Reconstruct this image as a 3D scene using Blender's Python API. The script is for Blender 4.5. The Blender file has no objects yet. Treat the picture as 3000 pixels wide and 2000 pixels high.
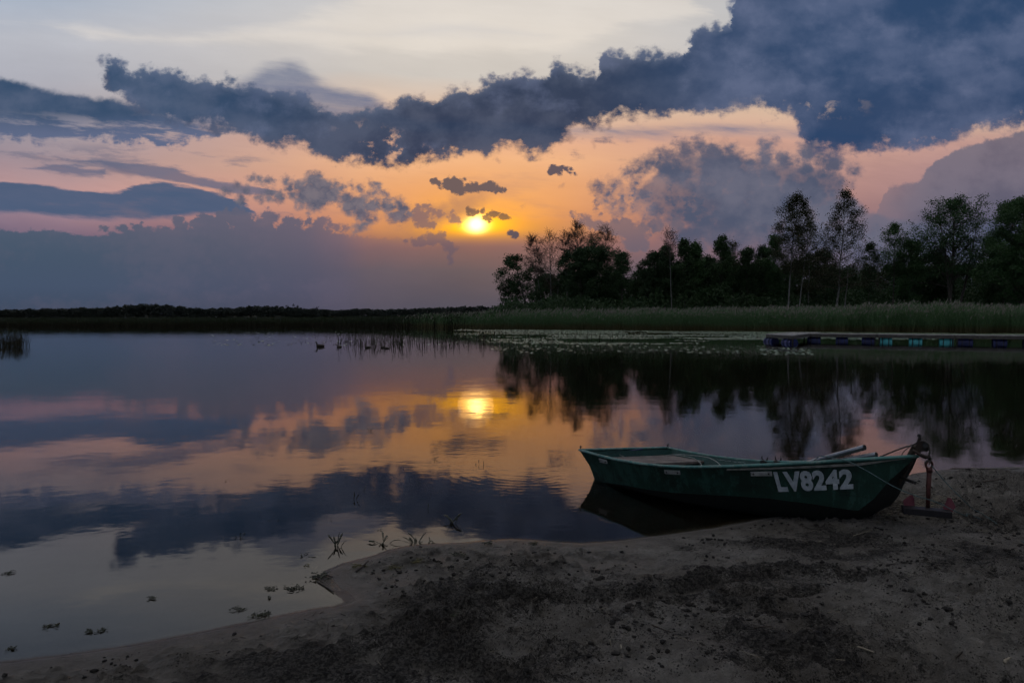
import bpy, bmesh, math, random
import numpy as np
from mathutils import Vector, Matrix, Quaternion

scene = bpy.context.scene
R = math.radians

# ------------------------------------------------------------------ camera
CAM_H, FOC = 1.6, 2000.0            # eye height above the water; focal length in photo pixels (24 mm on full frame)
PITCH = math.atan(74 / 2000.0)
cam_data = bpy.data.cameras.new('camera')
cam_data.sensor_width = 36.0
cam_data.lens = 24.0
cam_data.clip_start = 0.05
cam_data.clip_end = 8000.0
camera = bpy.data.objects.new('camera', cam_data)
scene.collection.objects.link(camera)
camera.location = (0, 0, CAM_H)
camera.rotation_euler = (R(90) - PITCH, 0, 0)
scene.camera = camera

scene.view_settings.view_transform = 'Standard'
scene.view_settings.look = 'None'
scene.view_settings.exposure = 0.0
scene.view_settings.gamma = 1.0
scene.view_settings.use_curve_mapping = False
scene.cycles.use_denoising = True
scene.cycles.max_bounces = 8
scene.cycles.diffuse_bounces = 1
scene.cycles.use_adaptive_sampling = True
scene.cycles.adaptive_threshold = 0.03
scene.cycles.adaptive_min_samples = 12
scene.cycles.glossy_bounces = 3
scene.cycles.transmission_bounces = 4
scene.cycles.transparent_max_bounces = 12
scene.cycles.sample_clamp_indirect = 4.0
scene.cycles.caustics_reflective = False
scene.cycles.caustics_refractive = False

def lin(c, k=1.0):
    out = []
    for v in c[:3]:
        v = v / 255.0
        out.append((v / 12.92 if v <= 0.04045 else ((v + 0.055) / 1.055) ** 2.4) * k)
    return (*out, 1.0)

# ------------------------------------------------------------------ node helper
class NT:
    def __init__(s, tree):
        s.t = tree; s.n = tree.nodes; s.l = tree.links
    def put(s, sock, v):
        if isinstance(v, bpy.types.NodeSocket): s.l.new(v, sock)
        elif v is not None: sock.default_value = v
    def m(s, op, a, b=None, c=None, clamp=False):
        n = s.n.new('ShaderNodeMath'); n.operation = op; n.use_clamp = clamp
        for i, v in enumerate((a, b, c)):
            if v is not None: s.put(n.inputs[i], v)
        return n.outputs[0]
    def add(s, a, b): return s.m('ADD', a, b)
    def sub(s, a, b): return s.m('SUBTRACT', a, b)
    def mul(s, a, b): return s.m('MULTIPLY', a, b)
    def div(s, a, b): return s.m('DIVIDE', a, b)
    def mn(s, a, b): return s.m('MINIMUM', a, b)
    def mx(s, a, b): return s.m('MAXIMUM', a, b)
    def smooth(s, v, lo, hi):
        n = s.n.new('ShaderNodeMapRange'); n.interpolation_type = 'SMOOTHSTEP'
        s.put(n.inputs[0], v); s.put(n.inputs[1], lo); s.put(n.inputs[2], hi)
        return n.outputs[0]
    def mixc(s, f, a, b, mode='MIX'):
        n = s.n.new('ShaderNodeMix'); n.data_type = 'RGBA'; n.blend_type = mode; n.clamp_factor = True
        s.put(n.inputs[0], f); s.put(n.inputs[6], a); s.put(n.inputs[7], b)
        return n.outputs[2]
    def xyz(s, x, y, z=0.0):
        n = s.n.new('ShaderNodeCombineXYZ')
        for i, v in enumerate((x, y, z)): s.put(n.inputs[i], v)
        return n.outputs[0]
    def noise(s, vec, scale=1.0, detail=5.0, rough=0.55, dist=0.0, out=0, lac=2.0, flat=False):
        n = s.n.new('ShaderNodeTexNoise')
        if flat: n.noise_dimensions = '2D'
        if vec is not None: s.put(n.inputs['Vector'], vec)
        n.inputs['Scale'].default_value = scale; n.inputs['Detail'].default_value = detail
        n.inputs['Roughness'].default_value = rough; n.inputs['Distortion'].default_value = dist
        n.inputs['Lacunarity'].default_value = lac
        return n.outputs[out]
    def ramp(s, v, pts, interp='LINEAR'):
        n = s.n.new('ShaderNodeValToRGB'); n.color_ramp.interpolation = interp
        e = n.color_ramp.elements
        while len(e) > 1: e.remove(e[0])
        e[0].position = pts[0][0]; e[0].color = pts[0][1]
        for p, c in pts[1:]:
            k = e.new(p); k.color = c
        s.put(n.inputs[0], v)
        return n.outputs[0]
    def curve(s, v, pts):
        n = s.n.new('ShaderNodeFloatCurve')
        n.mapping.use_clip = False
        c = n.mapping.curves[0]
        pts = sorted(pts)
        c.points[0].location = pts[0]; c.points[1].location = pts[-1]
        for p in pts[1:-1]: c.points.new(*p)
        for p in c.points: p.handle_type = 'VECTOR'
        n.mapping.update()
        s.put(n.inputs['Value'], v)
        return n.outputs[0]
    def sep(s, v):
        n = s.n.new('ShaderNodeSeparateXYZ'); s.put(n.inputs[0], v); return n.outputs

# ------------------------------------------------------------------ sky (world at infinity, a function of direction only)
SUN_AZ, SUN_EL = math.atan(-107 / 2000.0), math.atan(266 / 2000.0)
world = bpy.data.worlds.new('World'); scene.world = world
world.use_nodes = True
world.node_tree.nodes.clear()
W = NT(world.node_tree)

def sky_xy(x, y):
    """photo pixel -> flat sky coordinates (azimuth tangent, elevation tangent) in the same units"""
    xc = (x - 1500) / FOC; yc = (1000 - y) / FOC
    dy = math.cos(PITCH) + yc * math.sin(PITCH); dz = -math.sin(PITCH) + yc * math.cos(PITCH)
    return 1500 + 2000 * xc / dy, 926 - 2000 * dz / dy

def build_sky():
    tc = W.n.new('ShaderNodeTexCoord').outputs['Generated']
    X, Y, Z = W.sep(tc)
    Yc = W.mx(Y, 0.08)
    px = W.add(W.mul(W.div(X, Yc), 2000.0), 1500.0)
    py = W.sub(926.0, W.mul(W.div(Z, Yc), 2000.0))
    # warps
    wv = W.xyz(W.mul(px, 0.01), W.mul(py, 0.0125))
    n1 = W.noise(wv, 1.0, 6.0, 0.62, out=1, flat=True)
    n1r, n1g, n1b = W.sep(n1)
    sv = W.xyz(W.mul(px, 0.003), W.mul(W.add(py, W.mul(px, -0.10)), 0.016))
    n2 = W.noise(sv, 1.0, 6.0, 0.62, out=1, flat=True)
    n2r, n2g, n2b = W.sep(n2)
    big = W.noise(W.xyz(W.add(W.mul(px, 0.0028), 31.7), W.mul(py, 0.0055)), 1.0, 3.0, 0.5, out=1, flat=True)
    bgr, bgg, bgb = W.sep(big)
    fine = W.noise(W.xyz(W.add(W.mul(px, 0.035), 77.0), W.mul(py, 0.045)), 1.0, 3.0, 0.6, out=1, flat=True)
    fr, fg_, fb = W.sep(fine)
    def vor(vx, vy, z, det):
        n = W.n.new('ShaderNodeTexVoronoi'); n.feature = 'F1'; n.voronoi_dimensions = '2D'; n.normalize = True
        W.put(n.inputs['Vector'], W.xyz(W.add(vx, W.mul(W.sub(fr, .5), .5)), W.add(vy, W.mul(W.sub(fg_, .5), .5)), z))
        n.inputs['Scale'].default_value = 1.0; n.inputs['Detail'].default_value = det; n.inputs['Roughness'].default_value = 0.55; n.inputs['Lacunarity'].default_value = 2.3
        return W.sub(1.0, n.outputs['Distance'])
    va = vor(W.mul(px, 0.024), W.mul(py, 0.030), 1.0, 2.0)       # rounded billows
    vb = vor(W.mul(px, 0.010), W.mul(py, 0.014), 5.0, 0.0)
    def warp(ax, ay, r, g):
        return (W.add(px, W.mul(W.sub(r, 0.5), ax)), W.add(py, W.mul(W.sub(g, 0.5), ay)))
    cum = warp(90, 70, n1r, n1g)
    cumx = (W.add(px, W.mul(W.sub(n1r, .5), 60)), W.add(W.add(py, W.mul(W.sub(n1g, .5), 46)), W.mul(W.sub(va, .72), -26)))
    strat = warp(220, 42, n2r, n2g)
    soft = warp(90, 50, bgr, bgg)
    X0, XR = -150.0, 3350.0
    Y0, YR = -400.0, 1500.0
    cur_cache = {}
    def nx(v):
        k = id(v)
        if k not in cur_cache: cur_cache[k] = (W.m('DIVIDE', W.sub(v, X0), XR, clamp=True), v)
        return cur_cache[k][0]
    def crv(v, pts):
        q = []
        for x, y in pts:
            a, b = sky_xy(x, y)
            q.append(((a - X0) / XR, (b - Y0) / YR))
        q = [(min(max(a, 0), 1), b) for a, b in q]
        c = W.curve(nx(v), q)
        return W.add(W.mul(c, YR), Y0)
    def lay(w, top, bot, st, sb, ero=0.0, en=None, sm=(0.0, 1.0)):
        d1 = W.div(W.sub(w[1], crv(w[0], top)), st)
        d2 = W.div(W.sub(crv(w[0], bot), w[1]), sb)
        d = W.mn(d1, d2)
        if ero: d = W.add(d, W.mul(W.sub(en, 0.5), ero))
        return W.smooth(d, *sm)
    vc = W.sub(W.add(W.mul(va, .55), W.add(W.mul(vb, .25), W.mul(fb, .2))), .62)
    rg = W.sub(W.add(W.mul(n1b, .6), W.add(W.mul(fr, .25), W.mul(n2b, .15))), .5)
    def clay(w, top, bot, et=30.0, eb=60.0, sb=14.0, st=9.0):
        d1 = W.div(W.add(W.sub(w[1], crv(w[0], top)), W.mul(vc, et * 2)), st)
        d2 = W.div(W.add(W.sub(crv(w[0], bot), w[1]), W.mul(rg, eb * 2)), sb)
        return W.smooth(W.mn(d1, d2), 0.0, 1.0)
    def puffs(P, w, grow=1.0, sq=1.0):
        """union of round billows, signed distance in sky units"""
        acc = None
        for (x, y, r) in P:
            x, y = sky_xy(x, y)
            dn = W.n.new('ShaderNodeVectorMath'); dn.operation = 'DISTANCE'
            W.put(dn.inputs[0], w); dn.inputs[1].default_value = (x, y * sq, 0)
            dd = W.sub(r * 1.12 + 3.5, dn.outputs['Value'])
            acc = dd if acc is None else W.m('SMOOTH_MAX', acc, dd, 7.0)
        return acc
    pw = W.xyz(W.add(px, W.add(W.mul(W.sub(n1r, .5), 44), W.mul(W.sub(fr, .5), 22))), W.add(py, W.add(W.mul(W.sub(n1g, .5), 30), W.mul(W.sub(fg_, .5), 20))))
    pwb = W.xyz(W.add(px, W.add(W.mul(W.sub(n1r, .5), 70), W.mul(W.sub(fr, .5), 20))), W.add(py, W.add(W.mul(W.sub(n1g, .5), 50), W.mul(W.sub(fg_, .5), 20))))
    pn = W.add(W.mul(W.sub(va, .66), 22.0), W.mul(W.sub(fb, .5), 26.0))     # billows and fray added to a distance
    def blob(w, cx, cy, rx, ry, ang=0.0, sm=(0.0, 0.5), ero=0.0, en=None):
        cx, cy = sky_xy(cx, cy)
        dx = W.sub(w[0], cx); dy = W.sub(w[1], cy)
        ca, sa = math.cos(ang), math.sin(ang)
        a = W.div(W.add(W.mul(dx, ca), W.mul(dy, sa)), rx)
        b = W.div(W.sub(W.mul(dy, ca), W.mul(dx, sa)), ry)
        r = W.m('SQRT', W.add(W.mul(a, a), W.mul(b, b)))
        d = W.sub(1.0, r)
        if ero: d = W.add(d, W.mul(W.sub(en, 0.5), ero))
        return W.smooth(d, *sm)
    def vr(pts, v=None):
        """vertical colour ramp from (photo y, sRGB)"""
        t = W.m('DIVIDE', W.add(py if v is None else v, 400.0), 1400.0, clamp=True)
        return W.ramp(t, [((y + 400.0) / 1400.0, lin(c)) for y, c in pts])
    # --- clear and hazy air
    pys = W.add(py, W.mul(W.sub(bgr, .5), 60))
    left = vr([(-400, (92, 108, 138)), (-100, (150, 163, 184)), (20, (168, 179, 196)), (120, (181, 184, 194)), (240, (172, 173, 184)), (400, (152, 146, 158)),
               (470, (152, 138, 150)), (560, (186, 150, 152)), (620, (150, 128, 144)), (680, (118, 104, 126)), (740, (68, 84, 106)), (820, (68, 83, 106)), (926, (60, 72, 94))], pys)
    cen = vr([(-400, (120, 130, 150)), (-100, (196, 194, 195)), (0, (209, 205, 202)), (120, (217, 209, 200)), (230, (207, 199, 190)), (330, (224, 192, 166)), (420, (232, 178, 146)),
              (480, (238, 180, 138)), (560, (226, 160, 120)), (640, (206, 138, 108)), (690, (166, 114, 102)), (735, (138, 102, 98)), (800, (108, 93, 97)), (926, (80, 78, 90))], pys)
    right = vr([(-400, (64, 84, 120)), (-100, (140, 150, 172)), (0, (176, 178, 182)), (150, (180, 180, 185)), (330, (214, 182, 158)), (420, (192, 152, 143)), (500, (172, 136, 137)), (600, (146, 119, 127)),
                (700, (128, 108, 124)), (800, (100, 98, 122)), (926, (84, 88, 112))], pys)
    cw = crv_w = W.curve(nx(px), [((x - X0) / XR, v) for x, v in [(-150, 0), (200, .10), (700, .5), (1100, .93), (1393, 1), (1650, .95), (2000, .55), (2400, .25), (2900, 0), (3200, 0)]])
    side = W.mixc(W.m('GREATER_THAN', px, 1393.0), left, right)
    col = W.mixc(cw, side, cen)
    # brighter cirrus veils at the top
    cir = lay(strat, [(-150, 40), (80, 58), (300, 62), (500, 85), (650, 78), (800, 50), (900, 20), (1200, -60), (1700, -60), (2000, -40), (2100, 60), (3200, 60)],
              [(-150, 60), (80, 80), (250, 130), (380, 135), (700, 138), (900, 145), (1000, 158), (1200, 180), (1330, 184), (1500, 178), (1700, 150), (1900, 90), (2100, 60), (3200, 50)], 45, 40, 1.0, n2b, (0.0, 1.1))
    col = W.mixc(W.mul(cir, .42), col, lin((238, 227, 214)))
    gv = lay(strat, [(-150, 10), (600, 40), (900, 62), (1100, 75), (1400, 60), (1700, 100), (3200, 100)], [(-150, 0), (500, 100), (900, 108), (1100, 120), (1450, 120), (1700, 110), (3200, 80)], 30, 30, 1.2, n2b, (-.2, 1.2))
    col = W.mixc(W.mul(gv, .25), col, lin((180, 182, 190)))
    sc_ = W.n.new('ShaderNodeVectorMath'); sc_.operation = 'SCALE'; W.put(sc_.inputs[0], col)
    W.put(sc_.inputs['Scale'], W.add(.9, W.add(W.mul(n2b, .12), W.mul(bgb, .08)))); col = sc_.outputs[0]
    # --- sun and its glow in the haze
    sx, sy = sky_xy(1395, 657)
    dx = W.sub(px, sx); dy = W.sub(py, sy)
    def gl(ax, ay):
        a = W.div(dx, ax); b = W.div(dy, ay)
        return W.m('EXPONENT', W.mul(W.add(W.mul(a, a), W.mul(b, b)), -1.0))
    cut = W.smooth(W.add(py, W.mul(W.sub(bgg, .5), 20)), 728.0, 668.0)
    def addg(c, f, k):
        n = W.n.new('ShaderNodeVectorMath'); n.operation = 'SCALE'
        n.inputs[0].default_value = k; W.put(n.inputs['Scale'], f)
        a = W.n.new('ShaderNodeVectorMath'); a.operation = 'ADD'
        W.put(a.inputs[0], c); W.put(a.inputs[1], n.outputs[0])
        return a.outputs[0]
    col = addg(col, W.mul(gl(400, 170), W.add(.12, W.mul(cut, .88))), (0.20, 0.08, -0.06))
    col = addg(col, W.mul(gl(150, 60), cut), (0.60, 0.23, -0.08))
    col = addg(col, W.mul(gl(70, 25), cut), (1.1, 0.50, 0.02))
    sunup = W.smooth(py, sky_xy(1395, 704)[1], sky_xy(1395, 672)[1])
    col = addg(col, W.mul(gl(26, 22), sunup), (5.0, 3.4, 1.2))
    # --- streaks and stripes at the left
    slate = vr([(-400, (60, 88, 128)), (200, (66, 94, 132)), (480, (86, 98, 124)), (620, (78, 94, 122)), (926, (72, 82, 106))])
    col = W.mixc(W.mul(W.mul(W.smooth(n2g, .52, .66), lay(soft, [(-150, 400), (700, 420), (1000, 540), (1300, 700), (3200, 900)], [(-150, 640), (900, 640), (1100, 600), (3200, 300)], 40, 40)), .45), col, slate)
    s1 = lay(strat, [(-150, 500), (20, 500), (50, 486), (200, 482), (330, 498), (345, 540), (3200, 500)], [(-150, 490), (20, 490), (60, 492), (200, 512), (330, 522), (345, 480), (3200, 450)], 9, 12, 1.6, n2b, (-.1, .8))
    col = W.mixc(W.mul(s1, .8), col, lin((96, 104, 130)))
    s2 = lay(strat, [(-150, 480), (150, 470), (220, 466), (350, 478), (500, 484), (600, 510), (700, 530), (800, 545), (830, 590), (3200, 560)],
             [(-150, 470), (180, 470), (320, 505), (450, 522), (600, 548), (700, 568), (800, 575), (830, 540), (3200, 500)], 12, 14, 1.6, n2b, (-.1, .8))
    col = W.mixc(W.mul(s2, .85), col, lin((98, 104, 128)))
    s3 = lay(strat, [(-150, 528), (0, 530), (100, 535), (200, 548), (330, 560), (370, 545), (430, 530), (480, 530), (560, 542), (650, 565), (720, 600), (780, 640), (820, 680), (3200, 700)],
             [(-150, 628), (0, 630), (200, 642), (400, 650), (560, 640), (700, 640), (800, 640), (820, 600), (3200, 560)], 9, 18, 0.9, n2b, (-.1, 1.0))
    col = W.mixc(W.mul(s3, .96), col, W.mixc(n2r, lin((64, 88, 118)), lin((84, 98, 126))))
    # --- low haze bank at the horizon
    bankc_l = vr([(560, (84, 96, 118)), (700, (70, 88, 108)), (760, (68, 85, 106)), (840, (68, 83, 106)), (926, (60, 72, 92))])
    bankc_c = vr([(560, (105, 100, 118)), (700, (104, 96, 112)), (780, (92, 88, 106)), (850, (84, 82, 102)), (926, (82, 78, 96))])
    bankc = W.mixc(W.curve(nx(px), [((x - X0) / XR, v) for x, v in [(-150, 0), (300, .1), (700, .5), (1050, 1), (3200, 1)]]), bankc_l, bankc_c)
    bkp = puffs([(782,628,15),(792,640,18),(806,638,13),(850,648,18),(870,650,14),(905,652,12),(943,646,14),(925,655,11),(962,658,10),(985,664,12),(1000,668,10),(750,700,55),(850,700,45),(930,700,38),(715,655,28),(690,640,24),(645,650,28),(660,625,14),(600,660,34),(530,660,24),(360,665,14),(310,668,12),(400,665,16)], pw)
    bkc = W.sub(py, crv(cumx[0], [(-150, 672), (0, 672), (160, 672), (200, 680), (290, 688), (400, 665), (640, 660), (740, 660), (900, 672), (1060, 690), (1300, 700), (1700, 720), (3200, 740)]))
    bk = W.smooth(W.add(W.mx(bkp, bkc), pn), -1.0, 10.0)
    bk = W.mul(bk, W.curve(nx(px), [((x - X0) / XR, v) for x, v in [(-150, 1), (900, 1), (1000, .8), (1080, .35), (1250, .12), (1400, 0), (3200, 0)]]))
    col = W.mixc(W.mul(bk, .93), col, bankc)
    # pinkish lumps inside the bank
    bl = W.smooth(W.add(bgb, W.mul(va, .30)), .66, .90)
    col = W.mixc(W.mul(W.mul(bl, bk), .12), col, lin((124, 108, 124)))
    # lower blob and puffs left of the sun
    cl_c = vr([(450, (98, 92, 104)), (540, (100, 96, 110)), (620, (100, 94, 110)), (700, (112, 94, 104)), (780, (100, 88, 100))])
    B1 = [(1265,702,18),(1290,698,15),(1240,708,12),(1215,710,8),(1300,715,13),(1315,722,15),(1325,736,12),(1320,752,12),(1326,762,8),(1190,708,6)]
    b1 = W.smooth(W.add(puffs(B1, pw), W.mul(pn, .7)), -2.0, 9.0)
    col = W.mixc(W.mul(b1, .7), col, cl_c)
    C1b = [(1215,612,12),(1235,640,24),(1255,620,10),(1270,620,9),(1290,622,10),(1250,655,16),(1320,620,8),(1325,640,10),(1337,645,7),(1275,660,10),(1285,630,8),(1248,605,10)]
    col = W.mixc(W.mul(W.smooth(W.add(puffs(C1b, pw), pn), -1.0, 10.0), .75), col, cl_c)
    # mid cumulus left of centre
    C1 = [(930,518,14),(922,535,26),(880,545,18),(950,545,22),(905,570,35),(935,575,38),(965,570,28),(880,590,18),(836,532,12),(846,548,14),(820,560,10),(790,570,16),(765,577,12),(860,572,16),(820,577,18),(740,524,8),(760,527,10),(785,534,12),(984,538,10),(1000,552,12),(990,562,14),(1012,582,20),(1032,602,28),(1055,590,20),
          (1060,622,26),(1085,602,20),(1095,640,13),(1078,645,13),(1105,600,20),(1125,600,18),(1142,606,16),(1165,600,18),(1175,615,20),(1160,632,18),(1180,642,16),(1195,625,13),(1150,635,11),(1033,540,6),(1057,547,9),(1090,537,9),(1101,541,8),(1110,552,7),(1085,563,10),(1098,567,11),(1115,568,10),(1125,572,8),(1050,668,14),(1066,661,13),(1036,674,10),(905,620,7),(700,545,12),(660,560,14),(720,560,12),(700,585,14)]
    c1 = W.smooth(W.add(puffs(C1, pw), pn), -7.0, 18.0)
    col = W.mixc(W.mul(c1, .97), col, W.mixc(W.smooth(W.add(W.mul(va, .6), W.mul(n1b, .4)), .45, .75), lin((82, 88, 108)), lin((118, 112, 122))))
    mot = W.mul(W.smooth(W.add(W.mul(n2r, .55), W.mul(bgb, .45)), .50, .66), lay(soft, [(-150, 380), (3200, 380)], [(-150, 700), (3200, 700)], 60, 60))
    col = W.mixc(W.mul(mot, .22), col, lin((150, 118, 118)))
    # --- clouds over the sun
    veil = blob(cum, 1350, 600, 125, 62, -.35, (-.05, .9), .5, n1b)
    col = W.mixc(W.mul(veil, .62), col, lin((178, 130, 104)))
    v2 = blob(cum, 1250, 640, 150, 60, -.2, (0, 1.0), .5, n1b)
    col = W.mixc(W.mul(v2, .55), col, lin((140, 108, 106)))
    C2 = [(1278,533,9),(1290,538,8),(1322,532,13),(1340,538,16),(1315,545,12),(1350,550,13),(1330,550,13),(1370,545,8),(1390,548,13),(1405,555,8),(1375,555,8),(1425,548,11),(1440,548,12),(1455,552,10),(1410,552,9),(1470,556,6),(1480,557,4),(1366,526,4)]
    c2 = W.smooth(W.add(puffs(C2, pw), W.mul(pn, .6)), -1.0, 6.0)
    col = W.mixc(W.mul(c2, .96), col, lin((104, 90, 92)))
    C3 = [(1372,620,9),(1385,624,10),(1400,622,8),(1415,620,6),(1425,645,7),(1435,648,6),(1445,627,9),(1455,625,7),(1432,632,5),(1474,635,6),(1486,635,7),(1420,640,4)]
    col = W.mixc(W.mul(W.smooth(W.add(puffs(C3, pw), W.mul(pn, .5)), -1.0, 6.0), .9), col, W.mixc(W.smooth(py, 615.0, 650.0), lin((122, 94, 80)), lin((140, 106, 72))))
    C4 = [(1620,502,10),(1635,506,8),(1610,505,7),(1650,495,8),(1665,497,8),(1680,496,6),(1670,509,6),(1645,500,6),(1685,511,5),(1495,683,8),(1505,689,9),(1514,694,7)]
    col = W.mixc(W.mul(W.smooth(W.add(puffs(C4, pw), W.mul(pn, .6)), -1.0, 7.0), .95), col, lin((86, 80, 92)))
    C5 = [(1543,602,5),(1644,400,12),(1670,404,10),(1620,402,8),(1590,440,6),(1735,425,6),(1450,470,5),(1650,540,5)]
    col = W.mixc(W.mul(W.smooth(W.add(puffs(C5, pwb), pn), -4.0, 14.0), .35), col, lin((140, 112, 108)))
    # --- right field of grey cumulus
    rf_c = W.mixc(W.smooth(W.add(W.mul(bgb, .6), W.mul(n1b, .4)), .38, .62), lin((78, 86, 108)), lin((102, 104, 122)))
    R1 = [(1740,545,14),(1757,545,22),(1780,560,28),(1800,550,26),(1770,582,18),(1792,592,20),(1820,572,24),(1802,622,18),(1816,636,15),(1814,602,18),(1850,505,22),(1872,492,28),(1900,474,28),(1932,462,28),(1842,572,28),(1866,560,18),(1882,555,18),(1862,602,26),(1892,582,22),(1912,602,18),(1920,622,20),(1906,572,16),(1942,582,18),(1952,602,22),(1972,572,20),(1962,632,22),(1982,622,18),(1902,642,18),(1916,664,13),
          (2002,592,28),(2030,560,32),(1870,530,22),(1985,520,40),(1962,488,40),(2010,440,34),(2050,425,26),(2080,460,45),(2110,500,60),(2080,580,60),(2180,540,60),(2150,620,70),(2250,600,70),(2250,520,44),(2320,560,50),(2330,650,55),(2360,500,30),(2410,508,26),(2445,512,18),(2200,475,26),(2330,470,16),(2060,660,45),(2300,730,60),(2200,700,70),(2120,690,60),(2300,470,30),(2380,560,50),(2250,430,30),(2130,440,26),(2000,520,40),(1960,560,14),(2030,620,40),(2470,530,20),(2440,560,24),(2440,480,40),(2500,500,20),(2380,450,40),(2480,620,40),(2420,620,50),(2400,700,60),(2480,700,50),(2030,700,50),(2380,760,60),(2150,480,40),(2240,460,34),(2560,700,40)]
    rfog = clay(cumx, [(-150, 1400), (2150, 1100), (2350, 860), (2450, 730), (2500, 672), (2560, 620), (2600, 545), (2680, 540), (2700, 520), (2745, 470), (2780, 440), (2900, 400), (3000, 380), (3200, 370)], [(-150, 1500), (3200, 1500)], 34, 40, 60, 14)
    rsoft = W.smooth(W.add(py, W.mul(W.sub(n1b, .5), 160)), 860.0, 640.0)
    r1 = W.mul(W.smooth(W.add(puffs(R1, pwb), W.mul(pn, 1.4)), -10.0, 36.0), rsoft)
    col = W.mixc(W.mul(lay(cumx, [(-150, 900), (1830, 620), (1900, 520), (1980, 455), (2100, 445), (2300, 470), (2450, 500), (2520, 600), (2600, 640), (3200, 640)], [(-150, 500), (1830, 640), (1950, 730), (2200, 760), (2600, 860), (3200, 900)], 26, 130, .5, va), .72), col, rf_c)
    holes = W.smooth(W.add(W.mul(n1g, .6), W.mul(W.sub(1.0, va), .5)), .42, .50)
    hmask = W.mul(holes, blob((px, py), 1930, 590, 220, 90, .2, (0, .8)))
    r1 = W.mul(r1, W.sub(1.0, W.mul(hmask, .6)))
    r1 = W.mx(r1, W.mul(W.mul(rfog, W.smooth(W.add(px, W.mul(W.sub(bgr, .5), 200)), 2330.0, 2760.0)), .85))
    col = W.mixc(W.mul(r1, .95), col, rf_c)
    R0 = [(1740,590,6),(1742,600,7),(1745,612,9),(1752,626,9),(1675,626,5),(1681,636,6),(1700,646,9),(1716,641,11),(1722,652,13),(1746,657,17),(1772,667,18),(1802,667,22),(1832,672,26),(1860,692,30),(1880,700,20),(1852,722,16),(1886,722,12),(1882,672,18),(1930,660,20),(1990,660,20)]
    r0 = W.smooth(W.add(puffs(R0, pw), pn), -2.0, 10.0)
    col = W.mixc(W.mul(r0, .72), col, lin((104, 98, 112)))
    # shredded bits in the right opening
    sh = lay(strat, [(-150, 900), (1550, 500), (1650, 440), (1750, 385), (1900, 372), (2100, 372), (2200, 420), (3200, 700)], [(-150, 300), (1550, 460), (1700, 480), (1900, 480), (2150, 480), (2250, 380), (3200, 300)], 30, 30)
    shn = W.smooth(W.add(W.mul(n2g, .5), W.mul(n1r, .5)), .47, .60)
    col = W.mixc(W.mul(W.mul(sh, shn), .85), col, lin((112, 102, 114)))
    # --- the big dark bands
    mc_l = W.mixc(W.smooth(W.add(W.mul(bgr, .7), W.mul(n1r, .3)), .36, .64), lin((46, 73, 104)), lin((80, 95, 122)))
    mc_c = W.mixc(W.smooth(W.add(W.mul(bgr, .55), W.mul(n1b, .45)), .34, .66), lin((43, 58, 84)), lin((72, 82, 104)))
    mc_r = W.mixc(W.smooth(W.add(W.mul(bgg, .7), W.mul(n1b, .3)), .36, .64), lin((38, 66, 102)), lin((76, 92, 124)))
    mcw = W.curve(nx(px), [((x - X0) / XR, v) for x, v in [(-150, 0), (500, 0), (1000, .8), (1200, 1), (3200, 1)]])
    mcr = W.curve(nx(px), [((x - X0) / XR, v) for x, v in [(-150, 0), (1700, 0), (2100, .8), (2400, 1), (3200, 1)]])
    mcol = W.mixc(mcr, W.mixc(mcw, mc_l, mc_c), mc_r)
    veil2 = lay(soft, [(-150, 400), (600, 300), (690, 232), (760, 190), (850, 172), (900, 180), (960, 225), (1040, 245), (1100, 262), (1160, 300), (1220, 330), (3200, 400)],
                [(-150, 380), (700, 400), (1250, 420), (3200, 400)], 40, 60, 1.6, n2b, (-.2, 1.2))
    col = W.mixc(W.mul(veil2, W.add(.35, W.mul(n2b, .8))), col, lin((104, 114, 142)))
    m1 = clay(soft, [(-150, 205), (0, 215), (60, 222), (100, 240), (180, 262), (260, 272), (320, 280), (400, 300), (500, 330), (640, 370), (3200, 480)],
             [(-150, 405), (0, 420), (150, 432), (300, 436), (450, 440), (600, 425), (680, 395), (3200, 340)], 20, 90, 26, 26)
    m1c = W.mixc(W.smooth(py, 330.0, 410.0), mc_l, lin((92, 104, 134)))
    m1a = W.sub(1.0, W.mul(W.smooth(n2g, .46, .62), W.smooth(py, 320.0, 400.0)))
    col = W.mixc(W.mul(m1, W.mul(m1a, .97)), col, m1c)
    m2top = [(-150, 500), (250, 400), (278, 200), (296, 172), (340, 175), (366, 178), (378, 200), (430, 196), (455, 206), (470, 216), (500, 202), (525, 206), (545, 222), (640, 226), (664, 212), (690, 238), (800, 255), (870, 265), (920, 290), (1000, 318), (1060, 322), (1100, 306), (1170, 294), (1195, 280), (1300, 278), (1330, 258), (1400, 240), (1440, 216), (1525, 212),
                  (1532, 196), (1550, 232), (1602, 222), (1618, 182), (1640, 182), (1668, 196), (1695, 196), (1704, 218), (1728, 202), (1762, 210), (1764, 165), (1785, 150), (1835, 152), (1870, 148), (1930, 150), (2010, 168), (2022, 108), (2050, 76), (2092, 62), (2138, 68), (2146, 10), (2160, -40), (2200, -90), (2400, -200), (2700, -330), (3200, -390)]
    m2bot = [(-150, 150), (250, 150), (285, 205), (330, 290), (400, 340), (500, 378), (600, 388), (690, 392), (740, 432), (800, 446), (880, 448), (915, 472), (960, 486), (1040, 500), (1120, 514), (1190, 506), (1270, 478), (1340, 462), (1420, 468), (1440, 452), (1500, 452), (1560, 472), (1610, 456), (1650, 425), (1720, 392), (1800, 368), (1900, 362), (2040, 352), (2200, 344), (2320, 350), (2345, 400), (2370, 462), (2500, 470), (2650, 452), (2760, 440), (2830, 400), (3000, 380), (3200, 380)]
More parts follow.
